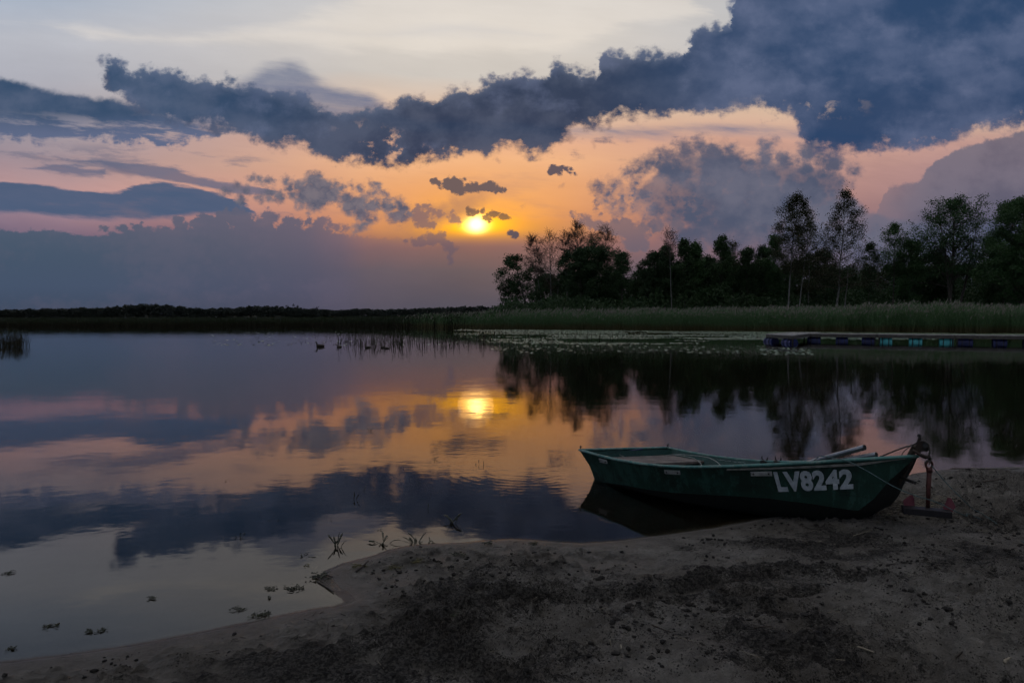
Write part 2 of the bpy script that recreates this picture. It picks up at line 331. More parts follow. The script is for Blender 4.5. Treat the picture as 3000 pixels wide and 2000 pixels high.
    M2 = [(297,178,10),(315,186,14),(345,186,12),(362,187,10),(330,212,26),(420,209,12),(440,206,10),(400,228,18),(500,214,10),(520,216,10),(480,232,18),(665,224,10),(680,234,10),(600,238,12),(1105,320,14),(1170,306,12),(1200,292,12),(1232,292,12),(1332,266,12),(1370,256,12),(1420,242,12),(1440,228,12),(1456,225,8),(1470,236,10),(1535,204,8),(1545,222,12),(1625,195,16),(1640,200,18),(1670,206,14),(1695,206,12),(1722,216,10),(1733,211,9),(1758,222,9),
          (1770,172,9),(1795,162,12),(1815,162,12),(1832,172,16),(1880,166,20),(1902,162,16),(1932,163,16),(1962,173,14),(1986,173,12),(2006,178,12),(2025,120,11),(2045,97,12),(2070,90,16),(2100,80,16),(2130,80,16),(2146,30,12),(2150,5,14),(2142,60,8),(2165,60,20)]
    m2a = clay((cum[0], W.sub(cum[1], -1.0)), m2top, m2bot, 30, 76, 40, 24)
    m2 = W.mx(m2a, W.smooth(W.add(puffs(M2, pw), pn), -6.0, 20.0))
    gap = W.mul(W.smooth(n1g, .52, .66), blob((px, py), 1120, 415, 170, 60, .3, (0, .7)))
    m2 = W.mul(m2, W.sub(1.0, W.mul(gap, .8)))
    gap2 = W.mul(W.smooth(n1r, .50, .66), blob((px, py), 2300, 330, 300, 70, -.1, (0, .7)))
    m2 = W.mul(m2, W.sub(1.0, W.mul(gap2, .45)))
    rim = W.smooth(W.sub(cum[1], crv(cum[0], m2top)), 46.0, -4.0)
    mcol = W.mixc(W.mul(rim, .45), mcol, lin((112, 122, 146)))
    rimb = W.smooth(W.sub(crv(cum[0], m2bot), cum[1]), 50.0, 0.0)
    mcol = W.mixc(W.mul(rimb, .30), mcol, lin((110, 98, 110)))
    wis = W.smooth(W.add(W.mul(n1g, .5), W.mul(bgg, .5)), .50, .70)
    mcol = W.mixc(W.mul(wis, .38), mcol, lin((108, 118, 148)))
    col = W.mixc(W.mul(m2, .98), col, mcol)
    edge = W.mul(W.mul(m2, W.sub(1.0, m2)), 4.0)
    col = addg(col, W.mul(edge, gl(420, 300)), (0.20, 0.09, 0.01))
    # --- the rest of the sky dome: above and behind the view a dull blue overcast with Nishita air behind it
    nish = W.n.new('ShaderNodeTexSky'); nish.sky_type = 'NISHITA'; nish.sun_disc = False
    nish.sun_elevation = SUN_EL; nish.sun_rotation = SUN_AZ
    ns = W.n.new('ShaderNodeVectorMath'); ns.operation = 'SCALE'; W.put(ns.inputs[0], nish.outputs[0]); ns.inputs['Scale'].default_value = 0.06
    dome = W.mixc(0.3, lin((112, 120, 138)), ns.outputs[0])
    dome = W.mixc(W.smooth(W.add(W.noise(tc, 2.2, 4.0, .55), 0.0), .4, .62), dome, lin((74, 84, 104)))
    dome = W.mixc(W.smooth(Z, .25, .85), dome, W.mixc(W.smooth(W.noise(tc, 3.1, 4.0, .55), .35, .65), lin((196, 192, 190)), lin((140, 146, 160))))
    dsc = W.n.new('ShaderNodeVectorMath'); dsc.operation = 'SCALE'; W.put(dsc.inputs[0], dome)
    W.put(dsc.inputs['Scale'], W.sub(1.05, W.mul(X, .40))); dome = dsc.outputs[0]
    up = W.smooth(Z, .56, .80)
    back = W.smooth(Y, .42, .12)
    col = W.mixc(W.mx(up, back), col, dome)
    bg = W.n.new('ShaderNodeBackground'); W.put(bg.inputs[0], col); bg.inputs[1].default_value = 1.0
    out = W.n.new('ShaderNodeOutputWorld'); W.l.new(bg.outputs[0], out.inputs[0])
build_sky()
world.cycles.sampling_method = 'MANUAL'
world.cycles.sample_map_resolution = 1024

# ------------------------------------------------------------------ sun, veiled by haze
sl = bpy.data.lights.new('sun', 'SUN'); sl.energy = 0.0012; sl.angle = R(3.0); sl.color = (1.0, 0.52, 0.22)
sun = bpy.data.objects.new('sun', sl); scene.collection.objects.link(sun)
_d = Vector((math.sin(SUN_AZ) * math.cos(SUN_EL), math.cos(SUN_AZ) * math.cos(SUN_EL), math.sin(SUN_EL)))
sun.rotation_euler = _d.to_track_quat('Z', 'Y').to_euler()

# ================================================================== helpers
rng = np.random.default_rng(7)

def ray(x, y):
    xc = (x - 1500) / FOC; yc = (1000 - y) / FOC
    return np.array([xc, math.cos(PITCH) + yc * math.sin(PITCH), -math.sin(PITCH) + yc * math.cos(PITCH)])
def at(x, y, z=0.0):
    """where the sight line through a photo pixel meets height z"""
    r = ray(x, y); k = (z - CAM_H) / r[2]
    return np.array([r[0] * k, r[1] * k, z])
def at_depth(x, y, D):
    r = ray(x, y); k = D / r[1]
    return np.array([r[0] * k, D, CAM_H + r[2] * k])

def tag(o, label=None, cat=None, group=None, kind=None):
    if label: o['label'] = label
    if cat: o['category'] = cat
    if group: o['group'] = group
    if kind: o['kind'] = kind
    return o
def empty(name, loc, label, cat, group=None, rz=0.0):
    o = bpy.data.objects.new(name, None); o.empty_display_size = 0.1
    scene.collection.objects.link(o); o.location = loc; o.rotation_euler = (0, 0, rz)
    return tag(o, label, cat, group)

class MB:
    """collects polygons with numpy, then becomes one mesh object"""
    def __init__(s): s.v = []; s.f = []; s.n = 0
    def add(s, verts, faces, mat=0):
        """faces: (m,k) int array of one face size"""
        verts = np.asarray(verts, float).reshape(-1, 3); faces = np.asarray(faces, np.int64)
        s.v.append(verts); s.f.append((faces + s.n, mat)); s.n += len(verts)
    def tube(s, P, rad, sides=6, mat=0, caps=True):
        P = np.asarray(P, float); n = len(P)
        rad = np.full(n, rad) if np.isscalar(rad) else np.asarray(rad, float)
        T = np.gradient(P, axis=0); T /= np.linalg.norm(T, axis=1)[:, None] + 1e-9
        a = np.array([0, 0, 1.0]) if abs(T[0][2]) < .9 else np.array([1.0, 0, 0])
        U = []; u = np.cross(T[0], a); u /= np.linalg.norm(u)
        for t in T:
            u = u - t * np.dot(u, t); u /= np.linalg.norm(u) + 1e-9; U.append(u)
        U = np.array(U); V = np.cross(T, U)
        ang = np.arange(sides) * 2 * np.pi / sides
        ring = (U[:, None, :] * np.cos(ang)[None, :, None] + V[:, None, :] * np.sin(ang)[None, :, None]) * rad[:, None, None] + P[:, None, :]
        i = np.arange(n - 1)[:, None] * sides; j = np.arange(sides)[None, :]; jn = (j + 1) % sides
        F = np.stack([i + j, i + jn, i + sides + jn, i + sides + j], -1).reshape(-1, 4)
        s.add(ring.reshape(-1, 3), F, mat)
        if caps:
            b = s.n - n * sides
            s.f.append((np.array([list(range(b + sides - 1, b - 1, -1))]), mat))
            s.f.append((np.array([list(range(b + (n - 1) * sides, b + n * sides))]), mat))
    def box(s, c, size, rot=None, mat=0):
        c = np.asarray(c, float); h = np.asarray(size, float) / 2
        q = np.array([[x, y, z] for x in (-1, 1) for y in (-1, 1) for z in (-1, 1)]) * h
        if rot is not None: q = q @ np.asarray(rot).T
        s.add(q + c, [[0, 1, 3, 2], [4, 6, 7, 5], [0, 4, 5, 1], [2, 3, 7, 6], [0, 2, 6, 4], [1, 5, 7, 3]], mat)
    def mesh(s, name, mats, smooth=False):
        me = bpy.data.meshes.new(name)
        V = np.concatenate(s.v) if s.v else np.zeros((0, 3))
        me.vertices.add(len(V)); me.vertices.foreach_set('co', V.astype(np.float32).ravel())
        li = np.concatenate([f.ravel() for f, m in s.f]); tot = np.concatenate([np.full(len(f), f.shape[1]) for f, m in s.f])
        st = np.concatenate([[0], np.cumsum(tot)[:-1]])
        me.loops.add(len(li)); me.loops.foreach_set('vertex_index', li.astype(np.int32))
        me.polygons.add(len(tot)); me.polygons.foreach_set('loop_start', st.astype(np.int32))
        try: me.polygons.foreach_set('loop_total', tot.astype(np.int32))
        except Exception: pass
        me.polygons.foreach_set('material_index', np.concatenate([np.full(len(f), m) for f, m in s.f]).astype(np.int32))
        for m in (mats if isinstance(mats, (list, tuple)) else [mats]): me.materials.append(m)
        me.update(calc_edges=True)
        me.polygons.foreach_set('use_smooth', np.full(len(tot), smooth, dtype=bool))
        return me
    def build(s, name, mats, parent=None, smooth=False, bevel=0.0):
        o = bpy.data.objects.new(name, s.mesh(name, mats, smooth)); scene.collection.objects.link(o)
        if parent is not None: o.parent = parent
        if bevel:
            b = o.modifiers.new('bevel', 'BEVEL'); b.width = bevel; b.segments = 2; b.limit_method = 'ANGLE'
        return o

def rotm(rx=0, ry=0, rz=0):
    return np.array(Matrix.Rotation(rz, 3, 'Z') @ Matrix.Rotation(ry, 3, 'Y') @ Matrix.Rotation(rx, 3, 'X'))

# lattice value noise, vectorised
def _hash(i, j, seed):
    h = (i * 374761393 + j * 668265263 + seed * 974634777) & 0xFFFFFFFF
    h = ((h ^ (h >> 13)) * 1274126177) & 0xFFFFFFFF
    return ((h ^ (h >> 16)) & 0xFFFF) / 65535.0
def vnoise(x, y, seed=0):
    i = np.floor(x).astype(np.int64); j = np.floor(y).astype(np.int64); fx = x - i; fy = y - j
    fx = fx * fx * fx * (fx * (fx * 6 - 15) + 10); fy = fy * fy * fy * (fy * (fy * 6 - 15) + 10)
    a = _hash(i, j, seed); b = _hash(i + 1, j, seed); c = _hash(i, j + 1, seed); d = _hash(i + 1, j + 1, seed)
    return (a * (1 - fx) + b * fx) * (1 - fy) + (c * (1 - fx) + d * fx) * fy - 0.5
def fbm(x, y, oct=4, seed=0, gain=0.5):
    s = 0; a = 1.0
    for k in range(oct):
        s = s + a * vnoise(x * 2 ** k + 17.3 * k, y * 2 ** k - 9.1 * k, seed + k); a *= gain
    return s

# ------------------------------------------------------------------ materials
def new_mat(name):
    m = bpy.data.materials.new(name); m.use_nodes = True; m.node_tree.nodes.clear()
    g = NT(m.node_tree); out = g.n.new('ShaderNodeOutputMaterial')
    return m, g, out
def principled(g, out, col, rough=0.8, metal=0.0, spec=0.5, normal=None):
    p = g.n.new('ShaderNodeBsdfPrincipled')
    g.put(p.inputs['Base Color'], col); g.put(p.inputs['Roughness'], rough); g.put(p.inputs['Metallic'], metal)
    p.inputs['Specular IOR Level'].default_value = spec
    if normal is not None: g.put(p.inputs['Normal'], normal)
    if out is not None: g.l.new(p.outputs[0], out.inputs[0])
    return p
def bump(g, h, dist=0.01, strength=1.0, normal=None):
    b = g.n.new('ShaderNodeBump'); b.inputs['Strength'].default_value = strength; b.inputs['Distance'].default_value = dist
    g.put(b.inputs['Height'], h)
    if normal is not None: g.put(b.inputs['Normal'], normal)
    return b.outputs[0]
def rgb(r, g, b): return (r, g, b, 1.0)
def objco(g): return g.n.new('ShaderNodeTexCoord').outputs['Object']
def simple(name, c1, c2, scale=8.0, rough=0.7, metal=0.0, bumpd=0.0, spec=0.5, detail=5.0, lo=.35, hi=.65):
    m, g, out = new_mat(name)
    t = objco(g); n = g.noise(t, scale, detail, .6)
    col = g.mixc(g.smooth(n, lo, hi), rgb(*c1), rgb(*c2))
    nr = bump(g, g.noise(t, scale * 3, 4, .6), bumpd) if bumpd else None
    principled(g, out, col, rough, metal, spec, nr)
    return m
def foliage(name, c1, c2, rough=0.6, transl=0.25):
    m, g, out = new_mat(name)
    t = objco(g); n = g.noise(t, 0.9, 3, .6)
    r = g.n.new('ShaderNodeObjectInfo').outputs['Random']
    col = g.mixc(g.smooth(g.add(n, g.mul(g.sub(r, .5), .3)), .35, .65), rgb(*c1), rgb(*c2))
    p = principled(g, None, col, rough, 0, .3)
    tr = g.n.new('ShaderNodeBsdfTranslucent'); g.put(tr.inputs[0], col)
    mx = g.n.new('ShaderNodeMixShader'); mx.inputs[0].default_value = transl
    g.l.new(p.outputs[0], mx.inputs[1]); g.l.new(tr.outputs[0], mx.inputs[2]); g.l.new(mx.outputs[0], out.inputs[0])
    return m

# ================================================================== the ground: lake bed, beach and far banks in one sheet
SHORE = [(-700, 1985), (-300, 1962), (0, 1936), (200, 1914), (400, 1884), (600, 1846), (750, 1816), (900, 1784), (985, 1772), (1012, 1763), (1000, 1750), (975, 1732), (945, 1707), (930, 1692), (950, 1672), (1005, 1648), (1060, 1635), (1100, 1624),
         (1135, 1610), (1180, 1600), (1250, 1592), (1350, 1589), (1420, 1582), (1500, 1577), (1600, 1584), (1700, 1590), (1810, 1582), (1900, 1571), (2000, 1558), (2100, 1543), (2200, 1524), (2330, 1500), (2450, 1466), (2540, 1434), (2600, 1410), (2680, 1386), (2750, 1377), (2850, 1371), (3000, 1367), (3300, 1352), (4200, 1330)]
SH = np.array([at(x, y)[:2] for x, y in SHORE])
POLY = np.vstack([SH, [[60, 7], [60, -40], [-60, -40], [-60, 2.4]]])
def shore_dist(x, y):
    """signed distance to the waterline, positive on the beach"""
    best = np.full(x.shape, 1e9)
    for (ax, ay), (bx, by) in zip(SH[:-1], SH[1:]):
        dx, dy = bx - ax, by - ay; t = np.clip(((x - ax) * dx + (y - ay) * dy) / (dx * dx + dy * dy), 0, 1)
        best = np.minimum(best, np.hypot(x - ax - t * dx, y - ay - t * dy))
    ins = np.zeros(x.shape, bool); n = len(POLY)
    for k in range(n):
        ax, ay = POLY[k]; bx, by = POLY[(k + 1) % n]
        c = ((ay > y) != (by > y)) & (x < (bx - ax) * (y - ay) / (by - ay + 1e-12) + ax)
        ins ^= c
    return np.where(ins, best, -best)
def seg_dist(x, y, P):
    best = np.full(x.shape, 1e9); tt = np.zeros(x.shape)
    for k, ((ax, ay), (bx, by)) in enumerate(zip(P[:-1], P[1:])):
        dx, dy = bx - ax, by - ay; t = np.clip(((x - ax) * dx + (y - ay) * dy) / (dx * dx + dy * dy), 0, 1)
        d = np.hypot(x - ax - t * dx, y - ay - t * dy); m = d < best
        best = np.where(m, d, best); tt = np.where(m, (k + t) / (len(P) - 1), tt)
    return best, tt
def W2(pts, z): return np.array([at(x, y, z)[:2] for x, y in pts])
# marks seen in the sand
FURROW = W2([(1440, 1742), (1600, 1744), (1760, 1742), (1900, 1728), (2050, 1706), (2150, 1690), (2260, 1676)], .11)
FURROW2 = W2([(1900, 1745), (2080, 1722), (2250, 1728), (2400, 1722)], .12)
RIDGE = [(W2([(1460, 1728), (1640, 1738), (1800, 1725), (2000, 1690), (2100, 1668), (2300, 1652)], .11), .035, .05),
         (W2([(2320, 1650), (2450, 1680), (2560, 1700), (2640, 1740), (2700, 1800), (2800, 1830), (3000, 1820)], .12), .05, .05),
         (W2([(2120, 1750), (2260, 1770), (2380, 1800), (2420, 1850)], .13), .035, .05),
         (W2([(2150, 1830), (2250, 1870), (2400, 1890), (2420, 1930)], .14), .05, .06),
         (W2([(1830, 1790), (1900, 1775), (1990, 1790)], .12), .03, .04),
         (W2([(1980, 1560), (2120, 1580), (2300, 1595), (2520, 1590)], .07), .02, .05)]
PITS = [(2000, 1750, .10, .04), (2180, 1740, .13, .04), (2310, 1790, .12, .035), (2480, 1760, .12, .04), (2640, 1830, .10, .05), (2760, 1900, .14, .05), (1950, 1900, .10, .03), (2250, 1960, .12, .04), (1600, 1780, .10, .02), (2560, 1950, .12, .04), (1380, 1770, .10, .03), (1180, 1700, .10, .02), (2900, 1700, .10, .02), (2380, 1850, .11, .04), (1740, 1860, .10, .03), (2090, 1820, .09, .03)]
def ground_z(x, y, fine=True):
    x = np.asarray(x, float); y = np.asarray(y, float)
    d = shore_dist(x, y)
    dn = d + np.where(d > -1, 0.05 * fbm(x * 1.3, y * 1.3, 2, 5), 0) * np.clip(np.abs(d) * 4, 0, 1)
    land = 0.030 * (1 - np.exp(-np.maximum(dn, 0) / .12)) + 0.055 * np.clip(dn, 0, 2.0) + 0.02 * np.clip(dn - 2, 0, 20)
    wet = -0.10 * np.minimum(-dn, .4) - 0.06 * np.clip(-dn - .4, 0, 6) - 0.015 * np.clip(-dn - 6.4, 0, 40)
    z = np.where(dn > 0, land, wet)
    if fine:
        m = np.clip((d - .12) * 3.5, 0, 1)
        fd, ft = seg_dist(x, y, FURROW); z = z - m * 0.07 * np.exp(-(fd / .055) ** 2)
        fd, ft = seg_dist(x, y, FURROW2); z = z - m * 0.05 * np.exp(-(fd / .045) ** 2)
        lump = 0.5 + 1.3 * np.clip(fbm(x * 9, y * 9, 3, 11) + .25, 0, 1)
        for P, h, w in RIDGE:
            rd, rt = seg_dist(x, y, P); z = z + m * h * np.exp(-(rd / w) ** 2) * lump
        for px_, py_, r, dep in PITS:
            c = at(px_, py_, .12); q = ((x - c[0]) ** 2 + ((y - c[1]) * 1.3) ** 2) / r ** 2
            z = z - m * (dep * np.exp(-q) - dep * .55 * np.exp(-((np.sqrt(q) - 1.35) / .3) ** 2))
        big = fbm(x * 1.6, y * 1.9, 3, 21); mid = fbm(x * 6, y * 7, 3, 31)
        rough = np.clip(.35 + 1.4 * (fbm(x * .9, y * .9, 2, 41) + .2), .15, 1)
        z = z + m * (.05 * big + rough * .075 * mid - .03 * rough * np.abs(fbm(x * 3.2, y * 3.8, 3, 35)))
        cl = fbm(x * 22, y * 22, 3, 51); cr = np.abs(fbm(x * 13, y * 15, 4, 57)); z = z + m * (.4 + .6 * rough) * (.045 * np.clip(.16 - cr, -.2, .16)) + m * rough * (.040 * np.clip(cl, -.15, 1) + .075 * np.clip(cl - .18, 0, 1))
        z = z + np.clip(d * 6 + .4, 0, 1) * .003 * fbm(x * 14, y * 14, 3, 61)
        z = z + np.where(d < 0, .004 * fbm(x * 4, y * 4, 3, 71) * np.clip(-d * 2, 0, 1), 0)
    z = np.where(d > .06, np.maximum(z, .014 + .03 * np.clip(d - .06, 0, .5)), z)
    # far banks
    bank = np.clip((y - (86 + np.clip((20 - x) * .25, 0, 12))) / 6, 0, 1) * np.clip((x + 9) / 6, 0, 1)
    z = np.where(y > 30, np.maximum(z, -0.9), z)
    z = z * (1 - bank) + bank * (.45 + .1 * fbm(x * .2, y * .2, 2, 3))
    far = np.clip((y - 985) / 25, 0, 1); z = z * (1 - far) + far * (1.2 + 1.0 * np.clip((y - 1000) / 600, 0, 8))
    side = np.clip((np.abs(x) - 1200) / 200, 0, 1); z = z + side * 2.5
    return z
def gz(x, y): return float(ground_z(np.array([float(x)]), np.array([float(y)]))[0])

def axis(lo, hi, step, far_lo, far_hi, g=1.16):
    a = list(np.arange(lo, hi + 1e-6, step)); s = step; v = lo; L = []
    while v > far_lo: s = min(s * g, 90.0); v -= s; L.append(v)
    s = step; v = a[-1]; Rr = []
    while v < far_hi: s = min(s * g, 90.0); v += s; Rr.append(v)
    return np.array(L[::-1] + a + Rr)
gx = axis(-3.4, 7.2, .014, -3600, 3600, 1.13); gy = axis(2.6, 8.2, .014, -60, 5000, 1.13)
GX, GY = np.meshgrid(gx, gy); GZ = ground_z(GX, GY)
nxg, nyg = len(gx), len(gy)
mb = MB()
I = (np.arange(nyg - 1)[:, None] * nxg + np.arange(nxg - 1)[None, :]).ravel()
mb.add(np.stack([GX, GY, GZ], -1).reshape(-1, 3), np.stack([I, I + 1, I + 1 + nxg, I + nxg], -1))
def mat_ground():
    m, g, out = new_mat('sand_and_lakebed')
    pos = g.n.new('ShaderNodeNewGeometry').outputs['Position']
    x, y, z = g.sep(pos)
    n_big = g.noise(pos, 1.1, 5, .6); n_mid = g.noise(pos, 7.0, 6, .65); n_fine = g.noise(pos, 60.0, 5, .7); n_gr = g.noise(pos, 420.0, 2, .6)
    sand = g.mixc(g.smooth(n_mid, .3, .7), rgb(.165, .152, .134), rgb(.40, .372, .33))
    sand = g.mixc(g.mul(g.smooth(n_gr, .45, .8), .5), sand, rgb(.55, .52, .46))
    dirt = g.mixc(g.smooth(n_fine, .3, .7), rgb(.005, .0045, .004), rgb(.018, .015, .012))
    # trampled humus lies in patches, thickest to the left of the beach
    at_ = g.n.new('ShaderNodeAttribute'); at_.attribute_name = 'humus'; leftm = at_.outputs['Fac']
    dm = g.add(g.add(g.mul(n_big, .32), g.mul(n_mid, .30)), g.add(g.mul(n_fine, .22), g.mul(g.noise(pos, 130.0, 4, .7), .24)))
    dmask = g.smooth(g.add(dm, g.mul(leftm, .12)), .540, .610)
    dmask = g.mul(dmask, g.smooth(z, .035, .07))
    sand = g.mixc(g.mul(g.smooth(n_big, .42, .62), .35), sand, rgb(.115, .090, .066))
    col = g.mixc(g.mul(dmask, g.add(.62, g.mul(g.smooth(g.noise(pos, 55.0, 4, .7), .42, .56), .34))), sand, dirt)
    bits = g.n.new('ShaderNodeTexVoronoi'); g.put(bits.inputs['Vector'], pos); bits.inputs['Scale'].default_value = 70.0
    bm = g.mul(g.smooth(bits.outputs['Distance'], .36, .22), g.smooth(g.noise(pos, 12.0, 4, .6), .46, .56))
    col = g.mixc(g.mul(g.mul(bm, g.smooth(z, .03, .05)), .9), col, rgb(.010, .009, .007))
    # damp sand by the water, silt under it
    damp = g.smooth(g.add(z, g.mul(g.sub(n_mid, .5), .02)), .050, .022)
    col = g.mixc(g.mul(damp, .6), col, rgb(.14, .125, .105))
    silt = g.mixc(g.smooth(n_mid, .35, .65), rgb(.035, .030, .022), rgb(.058, .050, .038))
    silt = g.mixc(g.smooth(g.noise(pos, 3.0, 4, .6), .50, .62), silt, rgb(.036, .032, .024))
    col = g.mixc(g.smooth(z, .002, -.012), col, silt)
    col = g.mixc(g.smooth(z, -.12, -.45), col, rgb(.018, .018, .012))  # bed colour darkened with depth, standing in for light lost in the water
    bank = g.smooth(y, 70.0, 84.0)
    col = g.mixc(bank, col, rgb(.022, .030, .014))
    rough = g.sub(g.sub(.93, g.mul(damp, .45)), g.mul(g.smooth(z, .024, .008), .26))
    h = g.add(g.mul(n_fine, .6), g.mul(n_gr, .25))
    cl2 = g.noise(pos, 24.0, 5, .7)
    nb = bump(g, g.add(g.add(h, g.mul(n_mid, .7)), g.mul(g.mul(cl2, g.sub(1.0, damp)), 2.4)), .080)
    principled(g, out, col, rough, 0, .35, nb)
    return m
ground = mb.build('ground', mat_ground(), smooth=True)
# where dark humus and trampled crumbs lie on the sand
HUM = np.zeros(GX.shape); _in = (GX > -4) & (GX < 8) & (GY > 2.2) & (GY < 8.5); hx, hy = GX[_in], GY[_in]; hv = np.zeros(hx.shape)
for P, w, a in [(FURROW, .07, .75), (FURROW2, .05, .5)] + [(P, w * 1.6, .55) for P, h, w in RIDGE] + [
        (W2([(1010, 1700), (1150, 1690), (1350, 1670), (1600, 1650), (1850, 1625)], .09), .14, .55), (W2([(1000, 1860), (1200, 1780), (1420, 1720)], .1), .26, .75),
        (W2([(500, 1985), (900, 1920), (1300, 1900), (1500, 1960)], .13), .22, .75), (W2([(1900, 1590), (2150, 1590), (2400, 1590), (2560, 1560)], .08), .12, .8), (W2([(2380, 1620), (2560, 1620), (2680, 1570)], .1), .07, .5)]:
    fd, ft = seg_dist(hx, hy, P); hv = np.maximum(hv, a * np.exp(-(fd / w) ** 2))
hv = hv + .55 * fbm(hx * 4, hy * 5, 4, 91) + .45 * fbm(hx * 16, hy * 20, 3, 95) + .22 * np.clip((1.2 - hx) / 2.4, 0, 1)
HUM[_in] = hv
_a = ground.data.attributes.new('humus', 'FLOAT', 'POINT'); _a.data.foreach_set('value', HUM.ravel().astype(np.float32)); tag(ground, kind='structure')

# ================================================================== water
def mat_water():
    m, g, out = new_mat('lake_water')
    pos = g.n.new('ShaderNodeNewGeometry').outputs['Position']
    x, y, z = g.sep(pos)
    v = g.xyz(g.mul(x, .8), y, 0)
    patch = g.smooth(g.noise(g.xyz(g.mul(x, .10), g.mul(y, .22)), 1.0, 3, .55), .42, .66)
    h = g.mul(g.noise(v, 1.4, 3, .5), .0022)
    h = g.add(h, g.mul(g.mul(g.noise(v, 7.0, 4, .55), .00105), g.add(.4, patch)))
    # rings where something touched the water
    c = at(1545, 1372)
    dr = g.n.new('ShaderNodeVectorMath'); dr.operation = 'DISTANCE'; g.put(dr.inputs[0], pos); dr.inputs[1].default_value = (c[0], c[1], 0)
    rr = dr.outputs['Value']
    ring = g.mul(g.m('SINE', g.mul(rr, 62.0)), g.m('EXPONENT', g.mul(g.m('POWER', g.div(g.sub(rr, .7), .75), 2.0), -1.0)))
    h = g.add(h, g.mul(ring, .00006))
    nb = bump(g, h, 1.0)
    fr = g.n.new('ShaderNodeFresnel'); fr.inputs['IOR'].default_value = 1.333; g.l.new(nb, fr.inputs['Normal'])
    gls = g.n.new('ShaderNodeBsdfGlossy'); gls.inputs['Roughness'].default_value = .028; gls.inputs['Color'].default_value = rgb(.97, .98, 1.0); g.l.new(nb, gls.inputs['Normal'])
    tr = g.n.new('ShaderNodeBsdfTransparent'); tr.inputs['Color'].default_value = rgb(.72, .68, .58)
    mx = g.n.new('ShaderNodeMixShader'); g.put(mx.inputs[0], fr.outputs[0]); g.l.new(tr.outputs[0], mx.inputs[1]); g.l.new(gls.outputs[0], mx.inputs[2])
    g.l.new(mx.outputs[0], out.inputs[0])
    return m
mb = MB(); mb.add([(-3500, .5, 0), (3500, .5, 0), (3500, 4900, 0), (-3500, 4900, 0)], [[0, 1, 2, 3]])
water = mb.build('water', mat_water()); tag(water, kind='structure')

# ================================================================== far shore and wood
M_leaf_dark = foliage('leaf_dark', (.028, .055, .022), (.045, .085, .032))
M_leaf_mid = foliage('leaf_mid', (.035, .080, .030), (.060, .120, .042))
M_leaf_birch = foliage('leaf_birch', (.035, .042, .018), (.055, .062, .028))
M_twig = simple('twig_bark', (.060, .042, .032), (.10, .070, .052), 6)
M_bark = simple('bark_dark', (.040, .034, .028), (.080, .068, .056), 5)
def mat_birchbark():
    m, g, out = new_mat('birch_bark')
    t = objco(g); x, y, z = g.sep(t)
    n = g.noise(g.xyz(g.mul(x, 2.5), g.mul(y, 2.5), g.mul(z, 3.2)), 1.6, 4, .7)
    principled(g, out, g.mixc(g.smooth(n, .53, .60), rgb(.16, .157, .15), rgb(.035, .03, .028)), .8)
    return m
M_birch = mat_birchbark()

def leaves(mb, centers, per, spread, size, r, mat=0, droop=0.0):
    """small leaf-sized quads scattered round twig tips"""
    c = np.repeat(np.asarray(centers), per, axis=0); n = len(c)
    off = r.normal(0, 1, (n, 3)) * spread; off[:, 2] *= (.7 + droop); off[:, 2] -= droop * spread
    c = c + off
    a = r.normal(0, 1, (n, 3)); a /= np.linalg.norm(a, axis=1)[:, None]
    b = r.normal(0, 1, (n, 3)); b -= a * (a * b).sum(1)[:, None]; b /= np.linalg.norm(b, axis=1)[:, None]
    s = (size * r.uniform(.6, 1.35, n))[:, None]
    P = np.stack([c - a * s * .5, c + b * s * .33, c + a * s * .55, c - b * s * .33], 1)
    mb.add(P.reshape(-1, 3), np.arange(n * 4).reshape(-1, 4), mat)

def limb(mb, p0, d, length, r0, r, segs=5, sides=4, curl=.35, grav=0.0, taper=.25):
    """one branch; returns its points"""
    P = [np.array(p0, float)]; d = np.array(d, float); d /= np.linalg.norm(d)
    for k in range(segs):
        d = d + r.normal(0, curl / segs, 3) + np.array([0, 0, grav / segs]); d /= np.linalg.norm(d)
        P.append(P[-1] + d * length / segs)
    P = np.array(P); mb.tube(P, np.linspace(r0, r0 * taper, len(P)), sides, 1, caps=False)
    return P

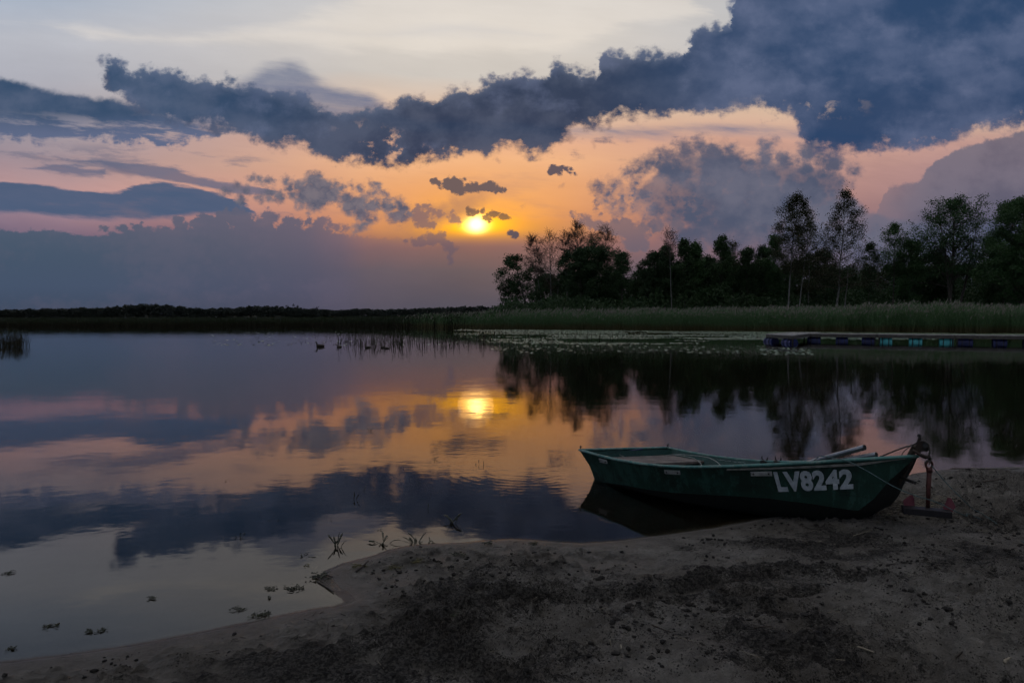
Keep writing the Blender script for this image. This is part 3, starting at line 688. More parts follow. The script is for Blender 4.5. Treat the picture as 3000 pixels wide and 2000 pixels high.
PROF = {  # crown half width against height in the crown (0 bottom, 1 top)
    'cone': ([0, .15, .4, .7, .9, 1], [.55, .95, 1, .68, .34, .06]),
    'oval': ([0, .2, .5, .8, 1], [.45, .9, 1, .72, .15]),
    'round': ([0, .15, .45, .75, .92, 1], [.6, .95, 1, .86, .55, .2]),
    'birch': ([0, .2, .45, .7, .88, 1], [.75, 1, .86, .62, .36, .08]),
    'flame': ([0, .3, .6, .85, 1], [.5, .8, 1, .8, .3]),
}
def tree(label, px, D, ytop, hw, ylow, prof='cone', n1=26, n2=6, per=26, leaf=.20, dens=1.0, bark=None, leafm=None, trunk_r=.14, group='trees of the wood', base_px=None, up=.55, spread=.33,
         seed=1, grav=.15, second=None, bare=False, cat='tree', name='tree', ylow_pow=1.0):
    r = np.random.default_rng(seed * 101 + 7)
    m = D / 2000.0; hw *= 1.07
    bx = ((base_px if base_px is not None else px) - 1500) * m; tx = (px - 1500) * m
    H = CAM_H + (926 - ytop) * m; hl = CAM_H + (926 - ylow) * m; z0 = .35
    root = empty(name, (bx, D, z0), label, cat, group)
    wood = MB(); crown = MB()
    k = 12; t = np.linspace(0, 1, k)
    wob = np.cumsum(r.normal(0, .05, (k, 2)), axis=0) * (H / 16); wob -= wob[0]
    T = np.stack([(tx - bx) * t ** .9 + wob[:, 0], wob[:, 1], t * (H - z0)], -1)
    wood.tube(T, np.linspace(trunk_r, trunk_r * .12, k), 8)
    for (dxp, lean, ht) in (second or []):
        q = T.copy() * ht; q[:, 0] += dxp * m + lean * t * m; q[:, 2] = t * (H - z0) * ht
        wood.tube(q, np.linspace(trunk_r * .8, trunk_r * .12, k), 7)
    px_, pr_ = PROF[prof]
    tips = []; HW = hw * m
    hb = hl - z0; hc = H - hl
    for i in range(n1):
        f = ((i + r.uniform(0, .9)) / n1) ** ylow_pow
        reach = HW * np.interp(f, px_, pr_) * r.uniform(.5, 1.15)
        z = hb + hc * max(0, f * .97 - .02) - reach * up * .8
        z = min(max(z, hb * .55), (H - z0) * .97)
        tt = z / (H - z0); p0 = np.array([np.interp(tt, t, T[:, j]) for j in range(3)])
        a = i * 2.399 + r.uniform(-.5, .5)
        d = np.array([math.cos(a), math.sin(a) * .9, up + r.uniform(-.2, .35)])
        L = reach * math.sqrt(1 + up * up) * .92
        P = limb(wood, p0, d, L, max(.018, trunk_r * .32 * (1 - f * .6)), r, 5, 5, .5, grav)
        for j in range(n2):
            s = r.uniform(.3, 1.0); q = np.array([np.interp(s, np.linspace(0, 1, 6), P[:, c]) for c in range(3)])
            d2 = (P[-1] - P[0]) / (L + 1e-6) + r.normal(0, .75, 3); d2[2] += grav * 1.2
            Q = limb(wood, q, d2, L * r.uniform(.25, .45) * (1.25 - .5 * s) + .15, .014 if not bare else .02, r, 3, 3, .8, grav * 2)
            tips += [Q[-1], Q[2]] if r.random() < .8 else [Q[-1]]
            if bare:
                for _ in range(bare):
                    d3 = (Q[-1] - Q[0]); d3 = d3 / (np.linalg.norm(d3) + 1e-6) + r.normal(0, .6, 3); d3[2] += grav * 2.5
                    limb(wood, Q[r.integers(1, 4)], d3, r.uniform(.4, 1.2), .017, r, 3, 3, .7, grav * 2, .5)
        tips.append(P[-1])
    tips.append(T[-1]); tips.append(T[-2])
    tips = np.array(tips)
    gp = vnoise(tips[:, 0] / .85 + 50, tips[:, 2] / .7 + seed, seed)          # open windows in the crown
    tips = tips[(r.random(len(tips)) < dens) & (gp > -.30)]
    wood.build('trunk', [bark or M_bark, M_twig if bare or bark else M_bark], root, smooth=True)
    if per and len(tips):
        leaves(crown, tips, int(per * 1.25), spread * .86, leaf * .86, r, 0, .25 if grav < 0 else 0)
        crown.build('crown', leafm or M_leaf_dark, root)
    return root

# --- the wood, left to right
tree('leaning bushy tree with an arched crown at the left end of the wood', 1505, 104, 752, 62, 868, 'round', 24, 7, 30, .22, .95, trunk_r=.18, base_px=1556, up=.5, spread=.34, seed=3)
tree('low broad tree hugging the reeds at the far left tip of the wood', 1484, 106, 822, 44, 892, 'round', 16, 5, 26, .22, 1, seed=4, base_px=1500, trunk_r=.10)
tree('thin leafless birch leaning left above the arched tree', 1560, 103, 690, 27, 800, 'birch', 26, 5, 0, bark=M_birch, base_px=1600, bare=9, up=1.1, grav=.05, trunk_r=.09, seed=5, name='birch_tree')
tree('tall half leafy birch with twiggy crown near the left end of the wood', 1612, 100, 678, 34, 850, 'flame', 34, 6, 7, .15, .6, bark=M_birch, leafm=M_leaf_birch, bare=2, up=.9, base_px=1616, trunk_r=.12, seed=6, name='birch_tree', second=[(16, 10, .8)])
tree('thin bare birch with a narrow spiky crown left of the dark oak', 1654, 102, 686, 15, 770, 'flame', 24, 4, 0, bark=M_birch, bare=9, up=1.2, grav=.05, trunk_r=.07, seed=7, name='birch_tree', base_px=1660)
tree('tallest bare birch rising straight behind the dark leafy crowns', 1697, 108, 652, 25, 760, 'flame', 34, 5, 0, bark=M_birch, bare=9, up=1.2, grav=.02, trunk_r=.11, seed=8, name='birch_tree')
tree('bare birch with drooping twigs on the right shoulder of the dark oak', 1772, 108, 660, 28, 780, 'flame', 34, 5, 0, bark=M_birch, bare=9, up=1.15, grav=-.05, trunk_r=.11, seed=9, name='birch_tree', base_px=1765)
tree('short bare birch between two taller bare birches', 1738, 110, 682, 16, 770, 'flame', 20, 4, 0, bark=M_birch, bare=9, up=1.1, grav=.02, trunk_r=.07, seed=10, name='birch_tree')
tree('slim tree with twiggy gaps left of the big dark oak', 1662, 98, 738, 34, 850, 'oval', 24, 6, 22, .2, .75, seed=11, trunk_r=.10)
tree('large dark oak with a lumpy crown under the bare birches', 1742, 97, 700, 62, 880, 'round', 40, 8, 34, .24, 1, seed=12, trunk_r=.24, spread=.40)
tree('dark rounded tree leaning on the left side of the big oak', 1704, 96, 730, 44, 890, 'round', 30, 7, 32, .24, 1, seed=13, trunk_r=.18)
tree('small gap filling tree right of the big oak', 1790, 100, 785, 34, 888, 'oval', 22, 6, 26, .22, .9, seed=14, trunk_r=.12)
tree('narrow rounded tree standing alone between the oak and the next clump', 1822, 94, 742, 36, 860, 'oval', 28, 7, 26, .2, .9, seed=15, trunk_r=.12)
tree('low shrubby tree in the notch of the skyline', 1874, 98, 792, 30, 880, 'oval', 20, 6, 24, .2, .9, seed=16, trunk_r=.10)
tree('rounded alder on the left shoulder of the middle clump', 1914, 92, 742, 40, 880, 'round', 32, 7, 30, .22, 1, seed=17, trunk_r=.15)
tree('slender birch with pale trunk and wispy top above the middle clump', 1957, 88, 676, 20, 750, 'flame', 26, 4, 6, .14, .7, bark=M_birch, leafm=M_leaf_birch, bare=1, up=.9, base_px=1972, trunk_r=.075, seed=18, name='birch_tree')
tree('alder with pointed top left of centre in the middle clump', 1948, 93, 718, 36, 880, 'cone', 32, 7, 28, .21, 1, seed=19, trunk_r=.14)
tree('leafy alder with a sharp crown in the middle clump', 2004, 92, 704, 34, 880, 'cone', 34, 7, 30, .21, 1, seed=20, trunk_r=.15)
tree('leafy alder close right of the sharp crowned one', 2036, 93, 712, 36, 880, 'cone', 34, 7, 30, .21, 1, seed=21, trunk_r=.15, leafm=M_leaf_mid)
tree('low alder dipping between two peaks of the middle clump', 2074, 96, 752, 34, 880, 'round', 28, 7, 28, .22, 1, seed=22, trunk_r=.14)
tree('highest alder of the middle clump with a leafy spire', 2112, 92, 692, 38, 880, 'cone', 38, 7, 30, .21, 1, seed=23, trunk_r=.16)
tree('loose twiggy tree right of the leafy spire', 2150, 94, 706, 28, 840, 'flame', 26, 6, 14, .17, .7, bare=1, seed=24, trunk_r=.10, leafm=M_leaf_birch)
tree('rounded tree ending the middle clump on the right', 2188, 93, 728, 34, 870, 'round', 30, 7, 26, .21, .95, seed=25, trunk_r=.13)
tree('low dark tree left of the white stemmed birch', 2232, 95, 722, 34, 870, 'cone', 28, 7, 26, .21, .95, seed=26, trunk_r=.13)
tree('green leafy tree tucked behind the white stemmed birch', 2266, 92, 688, 36, 870, 'oval', 34, 7, 26, .2, .95, seed=27, trunk_r=.14, leafm=M_leaf_mid)
tree('tall birch with a conspicuous white stem and dark crown', 2328, 84, 566, 62, 790, 'oval', 62, 8, 18, .17, .85, bark=M_birch, leafm=M_leaf_birch, base_px=2303, up=.5, grav=-.12, trunk_r=.13, seed=28, name='birch_tree', second=[(30, 16, .82)], spread=.30)
tree('birch close behind the right side of the white stemmed one', 2368, 90, 640, 50, 860, 'oval', 42, 7, 16, .17, .85, bark=M_birch, leafm=M_leaf_birch, up=.5, grav=-.1, trunk_r=.10, seed=29, name='birch_tree')
tree('tallest tree of all, a birch with an open see through crown', 2463, 84, 545, 80, 830, 'birch', 74, 8, 15, .17, .8, bark=M_birch, leafm=M_leaf_birch, base_px=2450, up=.5, grav=-.15, trunk_r=.15, seed=30, name='birch_tree', spread=.28, second=[(20, 4, .45)])
tree('dark sapling right of the tallest birch', 2545, 90, 706, 20, 850, 'flame', 22, 6, 20, .18, .9, seed=31, trunk_r=.08)
tree('lower thicket tree between the two tall birches', 2412, 92, 735, 38, 880, 'round', 28, 7, 26, .21, .95, seed=32, trunk_r=.12)
tree('thin twiggy tree right of the tallest birch', 2570, 96, 742, 30, 870, 'oval', 22, 6, 10, .17, .6, bare=1, seed=33, trunk_r=.09, leafm=M_leaf_birch)
tree('small open tree with leafy top left of the big willow', 2613, 88, 657, 40, 800, 'oval', 34, 7, 17, .18, .85, seed=34, trunk_r=.11, leafm=M_leaf_mid)
tree('bushy dark tree at the left foot of the big willow', 2668, 88, 702, 44, 880, 'round', 36, 8, 30, .21, 1, seed=35, trunk_r=.15, leafm=M_leaf_mid)
tree('big spreading willow with a domed open crown', 2782, 84, 588, 108, 800, 'round', 64, 9, 22, .19, .9, leafm=M_leaf_mid, up=.7, trunk_r=.26, seed=36, spread=.36, name='willow_tree', second=[(12, -55, .88), (20, 50, .84)])
tree('dark tree under the left flank of the big willow', 2738, 90, 742, 52, 890, 'round', 34, 8, 28, .22, 1, seed=37, trunk_r=.15)
tree('loose tree between the willow and the right edge', 2894, 90, 690, 44, 870, 'oval', 34, 7, 18, .19, .85, seed=38, trunk_r=.13, leafm=M_leaf_mid)
tree('dense green tree cut off by the right edge of view', 2995, 78, 586, 104, 870, 'round', 84, 9, 34, .20, 1, leafm=M_leaf_mid, trunk_r=.26, seed=39, spread=.36)
tree('dark tree below the dense green one at the right edge', 2935, 86, 745, 58, 900, 'round', 36, 8, 30, .22, 1, seed=40, trunk_r=.16, leafm=M_leaf_mid)
GB = 'dark trees filling the back of the wood'
back = [(1600, 800, 40), (1660, 790, 42), (1725, 770, 50), (1800, 800, 42), (1860, 815, 40), (1925, 780, 48), (1990, 765, 46), (2060, 775, 46), (2130, 760, 46), (2200, 770, 46), (2270, 780, 46), (2340, 760, 48), (2410, 785, 46), (2480, 780, 46), (2550, 785, 46), (2620, 775, 46), (2690, 770, 48), (2765, 775, 52), (2840, 770, 52), (2915, 765, 52), (2990, 760, 56), (3060, 740, 56)]
back = [(a, b + 6, c * 1.15) for a, b, c in back]
protos = []
for k in range(4):
    p = tree('dark leafy tree filling the back of the wood behind the front trees', back[k][0], 112, back[k][1], back[k][2], 905, 'round', 30, 6, 30, .27, 1, seed=60 + k, trunk_r=.14, group=GB, spread=.5)
    protos.append(p)
def dup(root, loc, rz=0.0, sc=1.0, label=None):
    r_ = root.copy(); scene.collection.objects.link(r_); r_.location = loc; r_.rotation_euler = (0, 0, rz); r_.scale = (sc, sc, sc)
    if label: r_['label'] = label
    for ch in [c for c in bpy.data.objects if c.parent == root]:
        c = ch.copy(); scene.collection.objects.link(c); c.parent = r_
    return r_
for k, (x, yt, hw) in enumerate(back[4:]):
    D = 110 + (k % 3) * 3; src = protos[k % 4]; h0 = 926 - back[k % 4][1]
    dup(src, ((x - 1500) * D / 2000, D, .35), k * 1.3, (926 - yt + 30) / (h0 + 30.0) * D / 112)

# --- undergrowth closing the foot of the wood
r = np.random.default_rng(5)
mb = MB(); xs = r.uniform(1418, 3120, 5200); D = r.uniform(88, 108, 5200)
hgt = np.interp(xs, [1418, 1440, 1480, 1560, 1700, 1900, 2300, 3120], [.7, 2.0, 3.0, 3.4, 4.5, 4.5, 4.8, 5.2]) * r.beta(1.6, 1.3, 5200) * (.75 + .5 * vnoise(xs / 60.0, D * 0, 4) + .2)
C = np.stack([(xs - 1500) / 2000 * D, D, .4 + hgt], -1)
leaves(mb, C, 16, .45, .30, r)
tag(mb.build('undergrowth', M_leaf_dark), kind='stuff')

# --- the far wood across the lake, one dark mass
r = np.random.default_rng(9)
mb = MB(); n = 14000
xs = r.uniform(-250, 1560, n); D = r.uniform(990, 1060, n)
prof_y = np.interp(xs, [-250, 0, 50, 150, 300, 400, 440, 520, 600, 700, 740, 800, 850, 920, 1000, 1060, 1120, 1200, 1300, 1380, 1450, 1560], [914, 911, 908, 905, 903, 894, 892, 898, 906, 902, 896, 898, 902, 907, 910, 905, 909, 906, 902, 898, 901, 905])
top = (926 - prof_y) / 2000 * 1000 + 1.6
top = top * (.90 + .35 * np.abs(vnoise(xs / 9.0, xs * 0, 8)) + .12 * vnoise(xs / 3.0, xs * 0, 9))
C = np.stack([(xs - 1500) / 2000 * D, D, 1.0 + (top - 1.0) * r.beta(1.4, 1.0, n)], -1)
leaves(mb, C, 16, .9, 1.9, r)
sp = [(842, 893, 5), (860, 889, 3), (872, 895, 4), (930, 898, 8), (925, 902, 6), (660, 900, 4)]
for x, y, w in sp:
    z = (926 - y) / 2000 * 1000 + 1.6
    leaves(mb, np.stack([(x - 1500) / 2 + r.normal(0, w * .2, 14), np.full(14, 1000.0), z - r.uniform(0, 4, 14)], -1), 6, .5, 1.0, r)
M_far = simple('far_foliage', (.018, .028, .022), (.03, .04, .03), .05)
tag(mb.build('distant_forest', M_far), kind='stuff')

# ================================================================== reeds, pads, water plants
def mat_reed(name, low, high, plume, z0, z1, zp):
    m, g, out = new_mat(name)
    x, y, z = g.sep(objco(g)); n = g.noise(g.xyz(g.mul(x, .5), g.mul(y, .5)), 1, 3, .6)
    col = g.mixc(g.smooth(g.add(z, g.mul(g.sub(n, .5), .8)), z0, z1), rgb(*low), rgb(*high))
    p = principled(g, None, col, .6, 0, .3)
    tr = g.n.new('ShaderNodeBsdfTranslucent'); g.put(tr.inputs[0], col)
    mx = g.n.new('ShaderNodeMixShader'); mx.inputs[0].default_value = .3
    g.l.new(p.outputs[0], mx.inputs[1]); g.l.new(tr.outputs[0], mx.inputs[2]); g.l.new(mx.outputs[0], out.inputs[0])
    return m
M_reed = mat_reed('reed_green', (.12, .11, .05), (.10, .185, .08), None, .2, 1.0, 0)
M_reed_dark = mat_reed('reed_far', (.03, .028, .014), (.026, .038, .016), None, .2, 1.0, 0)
M_plume = simple('reed_plume', (.20, .18, .155), (.30, .27, .24), 3.0, .9)

def strips(mb, base, dirs, length, width, bend, r, segs=3, mat=0):
    """tapering blades: base (n,3), dirs (n,3) start direction, bend = how far the tip falls over"""
    n = len(base); face = r.uniform(0, np.pi, n); side = np.stack([np.cos(face), np.sin(face) * .6, np.zeros(n)], -1)
    h = np.stack([dirs[:, 0], dirs[:, 1], np.zeros(n)], -1); h /= np.linalg.norm(h, axis=1)[:, None] + 1e-6
    rows = []
    for k in range(segs + 1):
        t = k / segs
        c = base + dirs * (length * t)[:, None] + h * (bend * length * t * t)[:, None]
        c[:, 2] -= bend * length * t ** 2 * .45
        w = (width * (1 - t ** 1.5 * .9) * .5)[:, None]
        rows += [c - side * w, c + side * w]
    V = np.stack(rows, 1); K = 2 * (segs + 1)
    f = np.concatenate([np.arange(n)[:, None] * K + np.array([[2 * k, 2 * k + 1, 2 * k + 3, 2 * k + 2]]) for k in range(segs)])
    mb.add(V.reshape(-1, 3), f, mat)
def reeds(name, mats, n, bx, by, hfun, r, leafn=3, wid=.03, plume=.0, z=None):
    mb = MB(); H = hfun * r.uniform(.72, 1.06, n)
    base = np.stack([bx, by, np.full(n, -.05)], -1)
    d = np.stack([r.normal(0, .09, n), r.normal(.03, .09, n), np.ones(n)], -1); bend = r.uniform(0, .12, n)
    strips(mb, base, d, H, np.full(n, wid) * r.uniform(.7, 1.3, n), bend, r, 3)
    for k in range(leafn):
        t = r.uniform(.25, .95, n); p = base + d * (H * t)[:, None]; a = r.uniform(0, 2 * np.pi, n)
        ld = np.stack([np.cos(a) * .45, np.sin(a) * .45, np.full(n, .9)], -1)
        strips(mb, p, ld, H * r.uniform(.12, .24, n), np.full(n, wid * 1.1), r.uniform(.2, .7, n), r, 2)
    if plume:
        sel = np.nonzero(r.random(n) < plume)[0]
        p = base[sel] + d[sel] * (H[sel] * .93)[:, None]
        for k in range(3):
            ld = np.stack([.18 + r.normal(0, .12, len(sel)), r.normal(0, .12, len(sel)), np.ones(len(sel))], -1)
            strips(mb, p, ld, r.uniform(.22, .40, len(sel)), np.full(len(sel), wid * 1.7), r.uniform(.1, .5, len(sel)), r, 2, 1)
    o = mb.build(name, mats); tag(o, kind='stuff'); return o
r = np.random.default_rng(11)
# right-hand bed
n = 33000; px_ = r.uniform(1160, 3110, n); px_ = px_[r.random(n) < np.clip((px_ - 1140) / 380, .0, 1)]; n = len(px_)
yb = np.interp(px_, [1160, 1500, 2000, 2240, 3110], [958.5, 964, 968, 971, 977]); D0 = 3200 / (yb - 926)
dep = r.random(n) ** 1.3; Dd = D0 * (1 + .006 * np.sin(px_ / 23.0)) + dep * 13 + .8 * vnoise(px_ / 30, px_ * 0, 3)
Hh = CAM_H + (926 - np.interp(px_, [1160, 1430, 1500, 1800, 2000, 2200, 2500, 2620, 2760, 2850, 2930, 3110], [926, 914, 910, 909, 908, 905, 900, 896, 890, 893, 900, 902])) / 2000 * (D0 + 5) + .12
Hh = Hh * (1 + .12 * vnoise(px_ / 40, Dd * .2, 9) + .14 * vnoise(px_ / 9, Dd, 10)) * r.choice([1, 1, 1, .86, .7], n)
reeds('reed_bed', [M_reed, M_plume], n, (px_ - 1500) / 2000 * Dd, Dd, Hh, r, 3, .045, .30)
# low far belt
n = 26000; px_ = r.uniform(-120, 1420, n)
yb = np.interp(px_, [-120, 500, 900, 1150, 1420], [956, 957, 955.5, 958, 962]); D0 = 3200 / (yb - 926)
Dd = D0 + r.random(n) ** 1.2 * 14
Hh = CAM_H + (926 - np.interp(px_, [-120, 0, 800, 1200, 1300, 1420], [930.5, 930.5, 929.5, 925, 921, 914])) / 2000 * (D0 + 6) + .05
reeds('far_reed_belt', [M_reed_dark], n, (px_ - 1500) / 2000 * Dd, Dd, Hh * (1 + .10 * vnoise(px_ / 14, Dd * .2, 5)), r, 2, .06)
# clump at the left edge
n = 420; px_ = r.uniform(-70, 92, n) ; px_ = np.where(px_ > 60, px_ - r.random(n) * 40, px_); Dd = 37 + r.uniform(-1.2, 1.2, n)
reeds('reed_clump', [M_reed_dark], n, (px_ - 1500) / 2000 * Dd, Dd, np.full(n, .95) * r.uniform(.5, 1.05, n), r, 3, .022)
# thin stems standing out in open water
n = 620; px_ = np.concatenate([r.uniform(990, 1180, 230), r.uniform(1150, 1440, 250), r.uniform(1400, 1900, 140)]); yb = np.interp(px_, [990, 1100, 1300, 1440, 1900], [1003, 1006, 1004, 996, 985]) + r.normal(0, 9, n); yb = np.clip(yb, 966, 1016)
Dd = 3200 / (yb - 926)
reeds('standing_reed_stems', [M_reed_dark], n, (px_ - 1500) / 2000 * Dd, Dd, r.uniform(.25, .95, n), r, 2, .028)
# leaf tips breaking the surface farther left
n = 300; px_ = np.clip(r.normal(1000, 170, n), 520, 1500); yb = r.uniform(975, 1012, n); Dd = 3200 / (yb - 926)
reeds('scattered_leaf_tips', [M_reed_dark], n, (px_ - 1500) / 2000 * Dd, Dd, r.uniform(.06, .16, n), r, 1, .05)

# lily pads
def mat_pad():
    m, g, out = new_mat('lily_pad'); t = objco(g); n = g.noise(t, 1.7, 4, .6)
    principled(g, out, g.mixc(g.smooth(n, .35, .65), rgb(.09, .15, .075), rgb(.18, .22, .12)), .42, 0, .5); return m
r = np.random.default_rng(13)
n = 60000; px_ = r.uniform(1330, 3080, n); u = r.random(n) ** .85
ylow = np.interp(px_, [1330, 1420, 1500, 1800, 2100, 2240, 2400, 3080], [985, 1004, 1012, 1016, 1017, 1014, 1000, 990])
yt_ = np.interp(px_, [1330, 2200, 3080], [964, 971, 978])
Yn = 3200 / (ylow - 926); Yf = 3200 / (yt_ - 926); Dd = Yn + (Yf - Yn) * u
X = (px_ - 1500) / 2000 * Dd
dn = fbm(X * .16, Dd * .30, 3, 77) + .35 * (u - .25)
keep = (dn > -.06 + .3 * (u < .06)) & (r.random(n) < np.clip((px_ - 1330) / 420 + .12, 0, 1) + .25 * (u > .7)); X, Dd = X[keep], Dd[keep]
# strays nearer and to the left
k2 = 700; px2 = np.concatenate([r.uniform(2230, 2380, 160), r.uniform(1440, 2240, 300), r.uniform(620, 1380, 240)]); y2 = np.concatenate([r.uniform(1018, 1040, 160), r.uniform(1012, 1034, 300), r.uniform(968, 1012, 240)]); D2 = 3200 / (y2 - 926)
X = np.concatenate([X, (px2 - 1500) / 2000 * D2]); Dd = np.concatenate([Dd, D2]); n = len(X)
R_ = r.uniform(.035, .095, n); a0 = r.uniform(0, 6.28, n); tx, ty = r.normal(0, .09, n), r.normal(.03, .09, n)
ang = a0[:, None] + np.linspace(.25, 6.03, 8)[None, :]
vx = np.cos(ang) * R_[:, None]; vy = np.sin(ang) * R_[:, None]
V = np.stack([X[:, None] + vx, Dd[:, None] + vy, .012 + vx * tx[:, None] + vy * ty[:, None] + .006], -1)
mb = MB(); mb.add(V.reshape(-1, 3), np.arange(n * 8).reshape(-1, 8))
tag(mb.build('lily_pads', mat_pad()), kind='stuff')

# ================================================================== floating jetty on drums
M_plank = simple('weathered_plank', (.24, .23, .22), (.40, .385, .37), 5.0, .8, 0, .004)
M_fascia = simple('jetty_timber', (.055, .050, .045), (.10, .092, .084), 6.0, .8, 0, .004)
M_blue = simple('blue_drum', (.004, .010, .085), (.008, .020, .13), 4.0, .45)
M_cyan = simple('turquoise_drum', (.05, .42, .46), (.10, .56, .58), 4.0, .45)
M_black = simple('black_iron', (.008, .008, .008), (.02, .018, .016), 12.0, .6)
DZ = .48
def jetty_section(c, label, drums):
    """c: corners front-left, front-right, back-right, back-left (xy)"""
    c = [np.array(q[:2]) for q in c]; o = (c[0] + c[1]) / 2
    root = empty('jetty_section', (o[0], o[1], 0), label, 'jetty', 'sections of the floating jetty')
    P = [np.array([q[0] - o[0], q[1] - o[1], 0]) for q in c]
    e1 = P[1] - P[0]; L = np.linalg.norm(e1); e1 /= L; wv = (P[3] - P[0]); Wd = np.linalg.norm(wv); e2 = wv / Wd
    mb = MB(); n = max(4, int(Wd / .145))
    for k in range(n):      # deck boards along the run
        a = P[0] + wv * (k + .03) / n; b = P[0] + wv * (k + .94) / n; A2 = P[1] + (P[2] - P[1]) * (k + .03) / n; B2 = P[1] + (P[2] - P[1]) * (k + .94) / n
        z0, z1 = DZ - .03, DZ + .004 * (k % 3)
        q = [a, A2, B2, b]; V = [p + [0, 0, z0] for p in q] + [p + [0, 0, z1] for p in q]
        mb.add(V, [[3, 2, 1, 0], [4, 5, 6, 7], [0, 1, 5, 4], [1, 2, 6, 5], [2, 3, 7, 6], [3, 0, 4, 7]])
    mb.build('deck', M_plank, root)
    mb = MB()
    for a, b in ((P[0], P[1]), (P[1], P[2]), (P[2], P[3]), (P[3], P[0])):
        d = b - a; l = np.linalg.norm(d); mb.box((a + b) / 2 + [0, 0, DZ - .125], (l, .05, .185), rotm(rz=math.atan2(d[1], d[0])))
    mb.build('frame', M_fascia, root)
    for px0, px1, mt, row in drums:
        for rowi in ((0, 1) if row == 2 else (row,)):
            # drum axis runs along the front edge
            O = o + (e2[:2] * (.36 if rowi == 0 else Wd - .36))
            def on_front(px):
                kx = (px - 1500) / 2000.0; return (kx * O[1] - O[0]) / (e1[0] - kx * e1[1])
            s0, s1 = on_front(px0), on_front(px1); mid = e1 * ((s0 + s1) / 2) + e2 * (.36 if rowi == 0 else Wd - .36)
            ln = min(abs(s1 - s0), .95); R0 = .285
            D = MB(); t = np.array([-.5, -.49, -.47, -.36, -.345, -.33, -.18, -.165, -.15, .15, .165, .18, .33, .345, .36, .47, .49, .5]) * ln
            rr = np.array([.90, .98, 1, 1, 1.05, 1, 1, 1.06, 1, 1, 1.06, 1, 1, 1.05, 1, 1, .98, .90]) * R0
            D.tube([mid + e1 * v for v in t], rr, 24); 
            dr = D.build('drum', mt, root, smooth=False)
            for v in (-.24, .24):
                S = MB(); S.tube([mid + e1 * (v * ln - .02), mid + e1 * (v * ln + .02)], R0 * 1.075, 24); S.build('strap', M_black, dr)
    for v in (.02, .98):
        mb = MB(); mb.box(P[0] + e1 * L * v + e2 * .1 + [0, 0, .13], (.08, .08, .34), rotm(rz=math.atan2(e1[1], e1[0]))); mb.build('end_post', M_black, root)
    return root
q = lambda x, y: at(x, y, DZ)
e_run = (q(3000, 983.2) - q(2361, 976.6)); nrm = np.array([-e_run[1], e_run[0], 0]); nrm /= np.linalg.norm(nrm); wv = nrm * 1.55
def runp(x): 
    y = 976.6 + (x - 2361) / 639 * 6.6; return q(x, y)
jetty_section([q(2245, 978.2), q(2323, 982.2), q(2404, 973.2), q(2308, 973.0)], 'end platform of the floating jetty, set crosswise on blue drums', [(2248, 2272, M_blue, 0), (2298, 2330, M_blue, 0)])
jetty_section([runp(2352), runp(2568), runp(2568) + wv, runp(2352) + wv], 'jetty section on three dark blue drums next to the end platform', [(2366, 2405, M_blue, 2), (2449, 2485, M_blue, 2), (2525, 2563, M_blue, 2)])
jetty_section([runp(2572), runp(2797), runp(2797) + wv, runp(2572) + wv], 'jetty section carried by bright turquoise drums', [(2576, 2614, M_cyan, 2), (2663, 2702, M_cyan, 2), (2752, 2794, M_cyan, 2)])
jetty_section([runp(2801), runp(3060), runp(3060) + wv, runp(2801) + wv], 'blue drummed jetty section running out of the right of view', [(2806, 2850, M_blue, 2), (2908, 2950, M_blue, 2), (2998, 3038, M_blue, 2)])

# ================================================================== ducks
M_duck = simple('duck_plumage', (.018, .014, .010), (.05, .038, .026), 40.0, .8)
def duck(x, y, s, face, label):
    p = at(x, y, 0); d = empty('duck', p, label, 'duck', 'ducks swimming by the reeds', rz=0 if face > 0 else math.pi)
    t = np.linspace(0, 1, 13); L = .46 * s
    P = np.stack([(t - .5) * L, t * 0, .045 * s + .05 * s * np.clip(.25 - t, 0, 1) * 2.2 + .0 * t], -1)
    rad = np.interp(t, [0, .08, .25, .5, .75, .92, 1], [.012, .035, .075, .095, .088, .05, .015]) * s
    # body, neck, head and bill as one skin of rings
    B = MB(); B.tube(P, rad, 14)
    nk = np.array([[.13, 0, .07], [.175, 0, .12], [.185, 0, .165], [.19, 0, .20], [.205, 0, .235], [.235, 0, .235], [.262, 0, .225], [.30, 0, .215], [.325, 0, .212]]) * s
    B.tube(nk, np.array([.05, .036, .030, .032, .046, .040, .022, .016, .008]) * s, 12)
    B.build('body', M_duck, d, smooth=True)
duck(939, 1015.5, 1.0, -1, 'largest duck, leftmost of the five on the water'); duck(994, 1017, .6, -1, 'small duck swimming second from the left')
duck(1078, 1018.5, .68, -1, 'small duck in the middle of the row'); duck(1122, 1019, .6, -1, 'duck just behind the rightmost one'); duck(1133, 1021, .56, -1, 'rightmost duckling of the row')

# ================================================================== the green boat
BL, BW = 2.795, .656
C0 = np.array([1.1857, 7.0582]); HD = np.array([.60636, -.79519])
T_ = [0, .1, .2, .3, .4, .5, .6, .7, .8, .9, 1]
def Zg(t): return np.interp(t, T_, [.218, .212, .214, .229, .256, .297, .350, .408, .468, .535, .598])
def Hb(t): return BW * np.interp(t, [0, .08, .15, .3, .45, .6, .68, .75, .82, .88, .92, .95, .98, 1], [1, 1.03, 1.06, 1.1, 1.08, .98, .885, .79, .655, .51, .385, .275, .15, .03])
def Zs(t): return np.interp(t, [0, .3, .5, .65, .8, .852, .893, .931, .955, 1.0], [-.16, -.155, -.12, -.07, -.015, .025, .135, .267, .394, .585])
def Zc0(t): return np.interp(t, T_, [-.085, -.045, -.015, .002, .030, .072, .118, .170, .219, .265, .31])
def Zc(t):
    z = np.interp(t, [0, .1, .2, .3, .4, .5, .6, .7, .8, .9, 1], [-.085, -.045, -.015, .002, .030, .072, .115, .150, .165, .165, .31]); s = Zs(t)
    return np.maximum(z, s + .012 * (1 - t))
